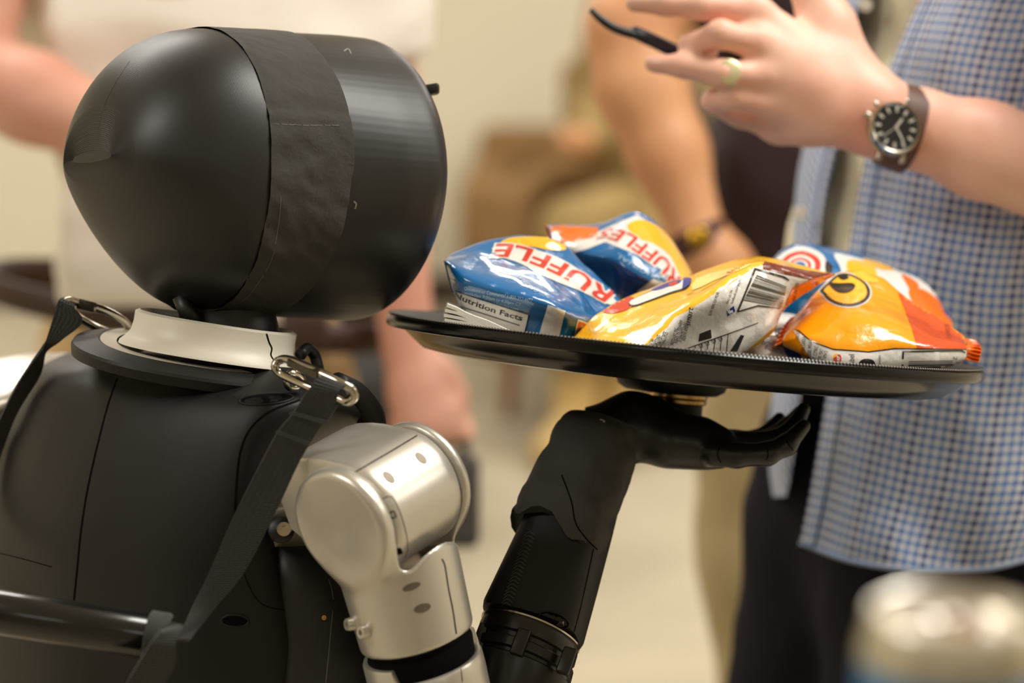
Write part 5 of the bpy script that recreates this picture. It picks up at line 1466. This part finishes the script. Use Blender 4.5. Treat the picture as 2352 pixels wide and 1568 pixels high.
hc([(1985, 220, 1.850), (1900, 60, 1.858), (1840, -70, 1.862)], [0.022, 0.019, 0.015], 0.016)                      # thumb root
hc([(1740, 28, 1.838), (1610, 14, 1.832), (1530, 8, 1.836), (1458, 6, 1.842)], [0.0120, 0.0100, 0.0092, 0.0075], 0.006)   # index
hc([(1740, 100, 1.828), (1655, 78, 1.818), (1590, 108, 1.835), (1625, 120, 1.86)], [0.0122, 0.0105, 0.0098, 0.0085], 0.006)  # middle, bent under
hc([(1755, 176, 1.828), (1660, 170, 1.818), (1570, 152, 1.826), (1500, 146, 1.834)], [0.0118, 0.0102, 0.0088, 0.0070], 0.006)  # ring
hc([(1800, 246, 1.835), (1690, 222, 1.828), (1640, 232, 1.846), (1690, 268, 1.866)], [0.0118, 0.0100, 0.0090, 0.0078], 0.006)   # little, curled
hc([(1850, 290, 1.850), (1790, 285, 1.862), (1730, 270, 1.868)], [0.016, 0.0135, 0.010], 0.012)                     # heel of the palm
g = fd.mesh(gB, smooth=2)
bodyB = build('body', g, M_skinB, B)
bh_ = bvh_of(g)
nails = G()
for (x, y, rx, ry) in ((1466, 2, 10, 6), (1508, 143, 10, 6)):
    gg, rim = oval(bh_, x, y, rx, ry, 0.0, 0.0003)
    build('fingernail', gg, mat('pale_nail', (238, 190, 170), 0.3), B)
head_bits(B, hd, fB)
# undershirt
lo, hi = bounds([shl + ZV * 0.1, cB - ZV * 0.02], 0.24)
fd = Field(lo, hi, 0.010)
fd.F = fd.cap(shl + sB * 0.02, shl + sB * 0.14, 0.07, 0.07)
def slab_cap(z, fwd_, r, w=0.05, back=0.0):
    c = cB * [1, 1, 0] + ZV * z + fB * fwd_ + FV * [1, 1, 0] * back
    fd.u(fd.cap(c - sB * w * 0.35, c + sB * 0.08, r, r), 0.02)
for z, fw_, r, bk in ((1.32, 0.0, 0.10, 0.055), (1.19, 0.002, 0.122, 0.004), (1.09, 0.014, 0.124, -0.004), (0.97, 0.014, 0.122, -0.004)): slab_cap(z, fw_, r, back=bk)
fd.F = smax(fd.F, half(fd, np.array([0, 0, P(1880, 925, 1.99)[2]]), -ZV), 0.004)
fd.cut(fd.cap(shl + ZV * 0.09, shl + ZV * 0.2, 0.06, 0.075), 0.01)
build('undershirt', wrinkle(fd.mesh(), 0.004, 8), M_tee, B)
# plaid shirt, near side
US = 1 / 0.0078
nrows = [
 (-380, -380, -380, -380, -380, [(2330, 1.99), (2420, 1.95), (2520, 1.94), (2600, 1.98), (2680, 2.08), (2660, 2.20)]),
 (-180, -180, -180, -180, -180, [(2190, 1.985), (2290, 1.94), (2420, 1.92), (2540, 1.95), (2650, 2.06), (2640, 2.22)]),
 (0, 0, 0, 0, 0, [(2112, 1.985), (2210, 1.935), (2360, 1.915), (2510, 1.945), (2640, 2.06), (2640, 2.22)]),
 (190, 190, 190, 190, 190, [(2032, 1.98), (2150, 1.93), (2330, 1.91), (2500, 1.94), (2640, 2.06), (2640, 2.22)]),
 (440, 440, 440, 440, 440, [(1972, 1.98), (2110, 1.93), (2305, 1.91), (2490, 1.94), (2635, 2.06), (2640, 2.22)]),
 (700, 700, 700, 700, 700, [(1932, 1.98), (2080, 1.925), (2285, 1.905), (2485, 1.935), (2635, 2.06), (2640, 2.22)]),
 (950, 955, 960, 960, 950, [(1893, 1.975), (2040, 1.922), (2265, 1.90), (2480, 1.93), (2630, 2.06), (2640, 2.22)]),
 (1130, 1150, 1160, 1150, 1120, [(1862, 1.975), (2010, 1.92), (2250, 1.895), (2475, 1.93), (2630, 2.06), (2640, 2.22)]),
 (1246, 1292, 1312, 1268, 1200, [(1838, 1.975), (1975, 1.92), (2220, 1.895), (2400, 1.92), (2600, 2.05), (2640, 2.22)]),
]
ctrl = []
for r in nrows:
    ys = list(r[:5]) + [r[4]]
    ctrl.append([P(x, y, d) for (x, d), y in zip(r[5], ys)])
S = net(ctrl, 10, 14)
n, m = S.shape[:2]
for i in range(n):
    for j in range(m):
        q = S[i, j]; e = i / n
        f1 = noise.noise(Vector((q[0] * 9 + q[2] * 3, q[2] * 2.2, 3.3))); f2 = noise.noise(Vector((q[0] * 20, q[2] * 12 + q[0] * 6, 9.0)))
        S[i, j] = q - FV * (0.022 * f1 * e + 0.008 * f2) * min(1, j / 4)
g = slab(S, 0.0012, uvscale=US)
build('shirt_near_panel', g, M_plaid, B, auto=70, label='near half of the open plaid shirt')
# sleeve over the shoulder and upper arm
sp_ = cr_resample(np.array([shl + ZV * 0.02 - sB * 0.02, S1 + ZV * 0.01, S1 + (E1 - S1) * 0.35, S1 + (E1 - S1) * 0.62]), 6)
sr_ = np.interp(np.linspace(0, 1, len(sp_)), [0, 0.33, 0.66, 1], [0.085, 0.088, 0.076, 0.074])
a0 = nrm(np.cross(sp_[-1] - sp_[0], FV)); rings_ = []; uv_ = []
for i in range(len(sp_)):
    tt_ = nrm(np.gradient(sp_, axis=0)[i]); a0 = nrm(a0 - tt_ * (a0 @ tt_)); rings_.append(ring(sp_[i], a0 * sr_[i], np.cross(tt_, a0) * sr_[i], 40))
    uv_ += [(j * 2 * math.pi * 0.08 / 40 * US, np.linalg.norm(sp_[:i + 1] - sp_[0], axis=1)[-1] * US) for j in range(40)]
build('sleeve', loft(rings_, uv=uv_), M_plaid, B, auto=60)
# turned placket edge and hem
build('hem', tube([S[-1, j] for j in range(0, m, 2)], 0.0022, 6), mat('hem_pale_blue', (150, 166, 196), 0.85), B)
build('placket', slab(np.array([[S[i, 0] - FV * 0.002, S[i, 1] - FV * 0.003, S[i, 3] - FV * 0.004] for i in range(n)]), 0.0015, uvscale=US), M_plaid, B, auto=60)
# far side of the shirt
fr_ = [
 (-380, [(2240, 2.2), (2260, 2.12), (2330, 2.06)]), (-150, [(2020, 2.2), (2040, 2.10), (2080, 2.04)]), (0, [(1960, 2.22), (1928, 2.14), (1945, 2.06), (1975, 2.03)][1:]), (170, [(1908, 2.14), (1925, 2.06), (1960, 2.03)]),
 (345, [(1845, 2.13), (1875, 2.05), (1920, 2.03)]), (480, [(1826, 2.13), (1850, 2.05), (1890, 2.03)]), (640, [(1818, 2.13), (1840, 2.05), (1872, 2.03)]),
 (800, [(1796, 2.13), (1820, 2.05), (1850, 2.03)]), (950, [(1770, 2.13), (1800, 2.05), (1832, 2.03)]), (1060, [(1768, 2.13), (1792, 2.05), (1820, 2.03)]), (1140, [(1778, 2.13), (1795, 2.06), (1806, 2.04)])]
ctrl = [[P(q[0][0] + 40, y, 2.30)] + [P(x, y, d) for x, d in q] for y, q in fr_]
S2_ = net(ctrl, 8, 10)
build('shirt_far_panel', slab(S2_, 0.0012, uvscale=US), M_plaid, B, auto=70, label='far half of the open plaid shirt')
for y in (5, 330, 485):
    xx = {5: 1862 + 126, 330: 1826 + 28, 485: 1858}[y]
for (x, y) in ((1988, 12), (1838, 490), (1852, 300)):
    q = P(x, y, 2.018)
    build('button', lathe(q, -FV, [(0, 0), (0.0052, 0), (0.0058, 0.0012), (0.005, 0.0022), (0, 0.002)], 16), mat('pearl_button', (228, 222, 206), 0.3), B, auto=40)
legs(B, cB - ZV * 0.10 - RV * 0.055 + FV * [1, 1, 0] * 0.03, fB, M_navy_c, [np.array([P(1890, 0, 2.24)[0], P(0, 0, 2.24)[1] - 0.1, 0.08]), np.array([P(2150, 0, 2.04)[0], P(0, 0, 2.04)[1] - 0.06, 0.08])], [np.array([P(1885, 0, 2.24)[0], P(0, 0, 2.24)[1] - 0.12, 0.5]), np.array([P(2130, 0, 2.03)[0], P(0, 0, 2.03)[1] - 0.09, 0.5])], r=(0.11, 0.098, 0.078, 0.06))
# wristwatch
wax = nrm(P(2250, 342, 1.863) - W1)
wn = nrm(-FV + UV_ * 0.22 + RV * -0.05); wn = nrm(wn - wax * (wn @ wax)); ws = np.cross(wn, wax)
wc = P(2062, 290, 1.850) + wn * 0.0
W = empty('wristwatch', wc, 'steel watch with a black dial on a brown leather strap, on the gesturing wrist', 'watch')
face = P(2058, 292, 1.815)
build('strap', loft([ring(wc + wax * (t + 0.002), wn * (a - 0.002), ws * a * 1.13, 48, 2.2) for t, a in ((-0.0105, 0.0272), (-0.010, 0.0292), (0.010, 0.0302), (0.0105, 0.0282))], closed_end=True), mat('brown_watch_leather', (92, 62, 46), 0.5), W, auto=40)
fc = face
build('case', lathe(fc - wn * 0.011, wn, [(0, 0), (0.0185, 0), (0.0205, 0.003), (0.0212, 0.006), (0.0208, 0.009), (0.0190, 0.0115), (0.0180, 0.0112), (0.0176, 0.0095)], 64, ref=wax), M_steel, W, auto=35)
dz = fc - wn * 0.0012
build('dial', lathe(dz, wn, [(0, 0), (0.0177, 0)], 48, ref=wax), mat('black_dial', (26, 26, 24), 0.35), W, label='black dial')
M_lume = mat('pale_lume', (226, 222, 206), 0.5)
wy = nrm(-wax * 0.15 + ws * (1 if ws @ UV_ > 0 else -1)); wy = nrm(wy - wn * (wy @ wn)); wx = np.cross(wy, wn)
for k in range(12):
    a = k * math.pi / 6; r = wx * math.sin(a) + wy * math.cos(a); t = np.cross(wn, r)
    build('hour_mark', box(dz + r * 0.0140 + wn * 0.0005, r * 0.0022, t * 0.0009, wn * 0.0003), M_lume, W, smooth=False)
for a, L_, w_, nm in ((0.55, 0.0085, 0.0009, 'hour_hand'), (2.55, 0.0125, 0.0007, 'minute_hand'), (4.0, 0.0135, 0.0003, 'second_hand')):
    r = wx * math.sin(a) + wy * math.cos(a); t = np.cross(wn, r)
    build(nm, box(dz + r * L_ * 0.45 + wn * 0.0011, r * L_ * 0.55, t * w_, wn * 0.0002), M_lume, W, smooth=False)
build('crystal', lathe(fc + wn * 0.0004, wn, [(0.0178, -0.0006), (0.0165, 0.0), (0.009, 0.0006), (0, 0.0008)], 48), None or (lambda: (lambda m: m)(mat('watch_crystal', (255, 255, 255), 0.02)))(), W)
MATS['watch_crystal'].node_tree.nodes['Principled BSDF'].inputs['Transmission Weight'].default_value = 1.0
MATS['watch_crystal'].node_tree.nodes['Principled BSDF'].inputs['IOR'].default_value = 1.3
for a, rr, ll in ((-1.25, 0.0030, 0.004), (-0.75, 0.0022, 0.0035)):
    r = wx * math.sin(a) + wy * math.cos(a)
    build('crown', lathe(fc - wn * 0.005 + r * 0.0205, r, [(0, 0), (rr * 0.7, 0), (rr * 0.7, 0.001), (rr, 0.0012), (rr, ll), (rr * 0.8, ll + 0.0006), (0, ll + 0.0006)], 20), M_steel, W, auto=40)
for sgn in (-1, 1):
    for s2 in (-1, 1):
        build('lug', rbox(fc - wn * 0.0075 + wy * sgn * 0.0215 + wx * s2 * 0.0095, wy * 0.0035, wx * 0.0018, wn * 0.003, 0.001), M_steel, W, auto=40)
# signet ring and pen
ra_ = nrm(P(1660, 170, 1.818) - P(1755, 176, 1.828)); rb_ = nrm(np.cross(ra_, FV)); rc_ = np.cross(ra_, rb_)
rc = P(1672, 171, 1.8195)
R_ = empty('finger_ring', rc, 'pale gold signet ring on the ring finger of the gesturing hand', 'ring')
M_gold = mat('pale_gold', (236, 226, 180), 0.35, metal=0.7)
build('band', loft([ring(rc + ra_ * t, rb_ * r, rc_ * r, 36) for t, r in ((-0.003, 0.0104), (-0.0028, 0.0118), (0.0028, 0.0118), (0.003, 0.0104))], closed_end=True), M_gold, R_, auto=40)
build('signet_face', lathe(rc - FV * 0.0105 + UV_ * 0.001, -FV + UV_ * 0.1, [(0, 0.0014), (0.0078, 0.0012), (0.0092, 0.0004), (0.0094, -0.001), (0.006, -0.004)], 28), M_gold, R_, auto=40)
pen = empty('pen', P(1450, 80, 1.835), 'dark navy pen with a thin black clip between the fingers', 'pen')
build('barrel', tube([P(1448, 70, 1.838), P(1462, 76, 1.838), P(1560, 122, 1.850), P(1640, 160, 1.865)], [0.0035, 0.0052, 0.0056, 0.0054], 16), mat('navy_pen', (30, 30, 48), 0.35), pen)
build('clip', tube([P(1356, 22, 1.832), P(1380, 44, 1.832), P(1410, 64, 1.834), P(1450, 78, 1.836), P(1480, 84, 1.834)], [0.0022, 0.0030, 0.0034, 0.0036, 0.002], 10, k=4), M_black, pen)
# ------------------------------------------------------------------ seated person and chairs along the wall
M_brownf = mat('brown_upholstery', (152, 118, 72), 0.85, vary=((132, 100, 60), 4.0))
M_wood = mat('orange_wood_leg', (150, 92, 46), 0.45)
M_chairb = mat('black_chair_fabric', (38, 36, 33), 0.8)
def armchair(c, f, label, w=0.62, d=0.62, hs=0.42, hb=0.80, ha=0.60, m=M_brownf, arms=True):
    """c on the floor under the seat's middle, f = facing"""
    f = nrm(f); s = np.cross(f, ZV); c = np.array(c, float)
    t = empty('armchair', c, label, 'armchair', 'armchairs along the back wall')
    ti = w - (0.24 if arms else 0.04)
    build('seat', rbox(c + ZV * (hs - 0.07), s * ti / 2, f * d / 2, ZV * 0.075, 0.03), m, t, auto=50)
    build('backrest', rbox(c - f * (d / 2) + ZV * (hb / 2 + 0.09), s * (w / 2 - 0.01), f * 0.075, ZV * (hb / 2 - 0.09), 0.04), m, t, auto=50)
    if arms:
        for k in (-1, 1): build('armrest', rbox(c + s * k * (w / 2 - 0.06) + f * 0.03 + ZV * (ha / 2 + 0.08), s * 0.06, f * (d / 2), ZV * (ha / 2 - 0.08), 0.03), m, t, auto=50)
    build('apron', rbox(c + ZV * 0.24, s * (w / 2 - 0.05), f * (d / 2 - 0.03), ZV * 0.06, 0.01), m, t, auto=50)
    for k in (-1, 1):
        for l in (-1, 1): build('leg', tube([c + s * k * (w / 2 - 0.06) + f * l * (d / 2 - 0.05) + ZV * 0.2, c + s * k * (w / 2 - 0.05) + f * l * (d / 2 - 0.04)], [0.022, 0.015], 12), M_wood, t)
    return t
def fl(px, d, off=0.0):
    """floor point under pixel column px at depth d"""
    p = P(px, 784, d); return np.array([p[0], p[1] + off, 0])
armchair(fl(1320, 7.08), (-0.05, -1, 0), 'brown armchair with wooden legs against the wall, empty, left of the seated person', hb=0.58, ha=0.50, hs=0.36)
armchair(fl(1560, 6.2), (-0.35, -1, 0), 'brown armchair that the person in olive uniform sits in', w=0.84, hb=0.86)
armchair(fl(770, 4.9), (0.2, -1, 0), 'black chair without arms behind the person in white', w=0.46, d=0.46, hb=0.78, m=M_chairb, arms=False)
# person in olive-tan uniform, seated
fD = nrm(np.array([-0.40, -1, 0])); sD = np.cross(fD, ZV)
bD = fl(1560, 6.05) + ZV * 0.52
D_ = empty('person', bD * [1, 1, 0], 'person in an olive tan uniform and tan boots seated in an armchair, far behind', 'person')
shl = bD + ZV * 0.50 - fD * 0.04; hd = bD + ZV * 0.76
kn = [bD + fD * 0.44 + sD * 0.12 * k + ZV * 0.02 for k in (-1, 1)]
an = [np.array([P(1440, 0, 5.6)[0], P(0, 0, 5.6)[1], 0.09]), np.array([P(1330, 0, 5.55)[0], P(0, 0, 5.55)[1], 0.09])]
lo, hi = bounds([hd + ZV * 0.1, shl - sD * 0.3, shl + sD * 0.3, bD + fD * 0.4], 0.10)
fd = Field(lo, hi, 0.014)
fd.F = fd.cap(shl - sD * 0.12, shl + sD * 0.12, 0.07, 0.07)
fd.u(fd.cap(bD, shl, 0.1, 0.1), 0.05); fd.u(fd.cap(shl, hd - ZV * 0.06, 0.06, 0.055), 0.03)
add_head(fd, hd, fD)
for k in (-1, 1):
    e = shl + sD * k * 0.24 - ZV * 0.25; w = e + fD * 0.22 - ZV * 0.05 - sD * k * 0.06
    chain(fd, [shl + sD * k * 0.18, e, w], [0.05, 0.042, 0.03], 0.02); fist(fd, w, fD, sD * k, 0.95)
build('body', fd.mesh(), M_skinC, D_)
head_bits(D_, hd, fD)
lo, hi = bounds([shl + ZV * 0.08, shl - sD * 0.3, shl + sD * 0.3, bD + fD * 0.25], 0.12)
fd = Field(lo, hi, 0.015)
fd.F = fd.cap(shl - sD * 0.13, shl + sD * 0.13, 0.095, 0.095)
for z in (0.02, 0.15, 0.3): fd.u(fd.cap(bD + ZV * z - sD * 0.08, bD + ZV * z + sD * 0.08, 0.125, 0.125), 0.05)
for k in (-1, 1):
    e = shl + sD * k * 0.24 - ZV * 0.25; w = e + fD * 0.20 - ZV * 0.05 - sD * k * 0.06
    chain(fd, [shl + sD * k * 0.18, e, w], [0.075, 0.062, 0.05], 0.03)
fd.cut(fd.cap(shl + ZV * 0.04, shl + ZV * 0.16, 0.06, 0.075), 0.01)
build('jacket', wrinkle(fd.mesh(), 0.008, 6), M_olive, D_)
lo, hi = bounds([bD, *kn, *an], 0.14)
fd = Field(lo, hi, 0.015)
fd.F = fd.cap(bD - sD * 0.07, bD + sD * 0.07, 0.12, 0.12)
for k, q, a in ((-1, kn[0], an[0]), (1, kn[1], an[1])): chain(fd, [bD + sD * 0.1 * k, q, a + ZV * 0.12], [0.095, 0.075, 0.062], 0.03)
build('trousers', wrinkle(fd.mesh(), 0.006, 6), M_olive, D_)
for a in an:
    lo, hi = bounds([a], 0.25); fs = Field(lo, hi, 0.012)
    fs.F = fs.cap(a * [1, 1, 0] + ZV * 0.06, a * [1, 1, 0] + ZV * 0.05 + nrm(np.array([-0.35, -1, 0])) * 0.19, 0.055, 0.05)
    fs.u(fs.cap(a + ZV * 0.02, a + ZV * 0.14, 0.055, 0.06), 0.03)
    fs.F = smax(fs.F, half(fs, np.zeros(3) + ZV * 0.001, -ZV), 0.003)
    build('boot', fs.mesh(), M_boot, D_)
# dark sling across the uniform
g = ribbon([(1580, 150, 1600, 150, 5.70, 5.70), (1602, 300, 1630, 300, 5.66, 5.66), (1620, 400, 1650, 400, 5.64, 5.64)], 0.004, M_black, 'sling', D_, k=4)
build('pouch', rbox(P(1640, 370, 5.62), RV * 0.036, UV_ * 0.055, FV * 0.02, 0.012), M_black, D_, auto=50)

# ------------------------------------------------------------------ can in front, on a small table below the picture
CD = 0.80
kc = P(2190, 1402, CD)
tz = kc[2] - 0.122
can = empty('drink_can', (kc[0], kc[1], tz), 'blurred silver and blue drink can in the lower right corner, close to the camera', 'can')
M_alu = mat('bare_aluminium', (236, 231, 218), 0.28, metal=1.0)
M_tabm = mat('bright_pull_tab', (240, 236, 226), 0.09, metal=1.0)
M_canp = mat('pearl_can_paint', (196, 188, 166), 0.3, metal=0.6)
M_canb = mat('blue_can_print', (28, 118, 178), 0.3, metal=0.35)
base = np.array([kc[0], kc[1], tz])
H = 0.122
build('can_body', lathe(base, ZV, [(0.0, 0.006), (0.020, 0.002), (0.024, 0.0), (0.026, 0.003), (0.0300, 0.012), (0.0306, 0.016), (0.0306, 0.106), (0.0304, 0.1085), (0.0292, 0.114), (0.0275, 0.1170), (0.0270, 0.1185)], 64), M_canp, can, auto=40)
build('blue_band', lathe(base, ZV, [(0.0307, 0.030), (0.03085, 0.031), (0.03085, 0.1045), (0.0307, 0.1053)], 64), M_canb, can, auto=40)
g = G()
for k in range(5):
    a = -1.9 + k * 0.28
    c = base + np.array([math.cos(a), math.sin(a), 0]) * 0.0310 + ZV * (0.088 - 0.01 * (k % 2))
    t = np.array([-math.sin(a), math.cos(a), 0])
    lathe(c, np.array([math.cos(a), math.sin(a), 0]), [(0, 0.0002), (0.0036, 0.0002), (0.0038, -0.0006)], 16, g=g)
build('print_dot', g, mat('violet_can_print', (120, 110, 176), 0.3), can, kind='stuff')
build('rim', lathe(base, ZV, [(0.0262, 0.1175), (0.0275, 0.1180), (0.0282, 0.1195), (0.0281, 0.1212), (0.0274, 0.1220), (0.0265, 0.1215), (0.0260, 0.1200), (0.0256, 0.1160), (0.0250, 0.1150), (0.0243, 0.1155), (0.0238, 0.1168), (0.0, 0.1168)], 64), M_alu, can, auto=40)
tc_ = base + ZV * 0.1172 + np.array([0.000, -0.002, 0.0])
ty = nrm(np.array([0.25, -1, 0])); tx = np.cross(ty, ZV)
S = [ring(tc_ + ZV * z + ty * 0.004, tx * a, ty * b, 36, 2.4) for z, a, b in ((0.0000, 0.0082, 0.012), (0.0012, 0.0090, 0.0128), (0.0022, 0.0087, 0.0125), (0.0024, 0.0078, 0.0115), (0.0024, 0.0030, 0.003))]
build('pull_tab', loft(S), M_tabm, can, auto=40)
build('rivet', lathe(tc_ - ty * 0.004 + ZV * 0.0018, ZV, [(0.0032, 0), (0.0032, 0.0012), (0.002, 0.0018), (0, 0.0018)], 20), M_alu, can, auto=40)
tb = empty('side_table', (kc[0] + 0.12, kc[1] - 0.08, 0), 'small round pale table under the drink can, below the picture', 'table')
tc0 = np.array([kc[0] + 0.12, kc[1] - 0.08, 0])
M_tab = mat('pale_laminate', (206, 196, 176), 0.4)
build('tabletop', lathe(tc0 + ZV * (tz - 0.025), ZV, [(0, 0), (0.295, 0), (0.30, 0.004), (0.30, 0.021), (0.296, 0.0248), (0, 0.0248)], 64), M_tab, tb, auto=40)
build('pedestal', lathe(tc0, ZV, [(0.03, 0.02), (0.03, tz - 0.026)], 24), M_dsteel, tb, auto=40)
build('foot_plate', lathe(tc0, ZV, [(0, 0.0), (0.2, 0.0), (0.2, 0.008), (0.04, 0.022), (0, 0.022)], 48), M_dsteel, tb, auto=40)
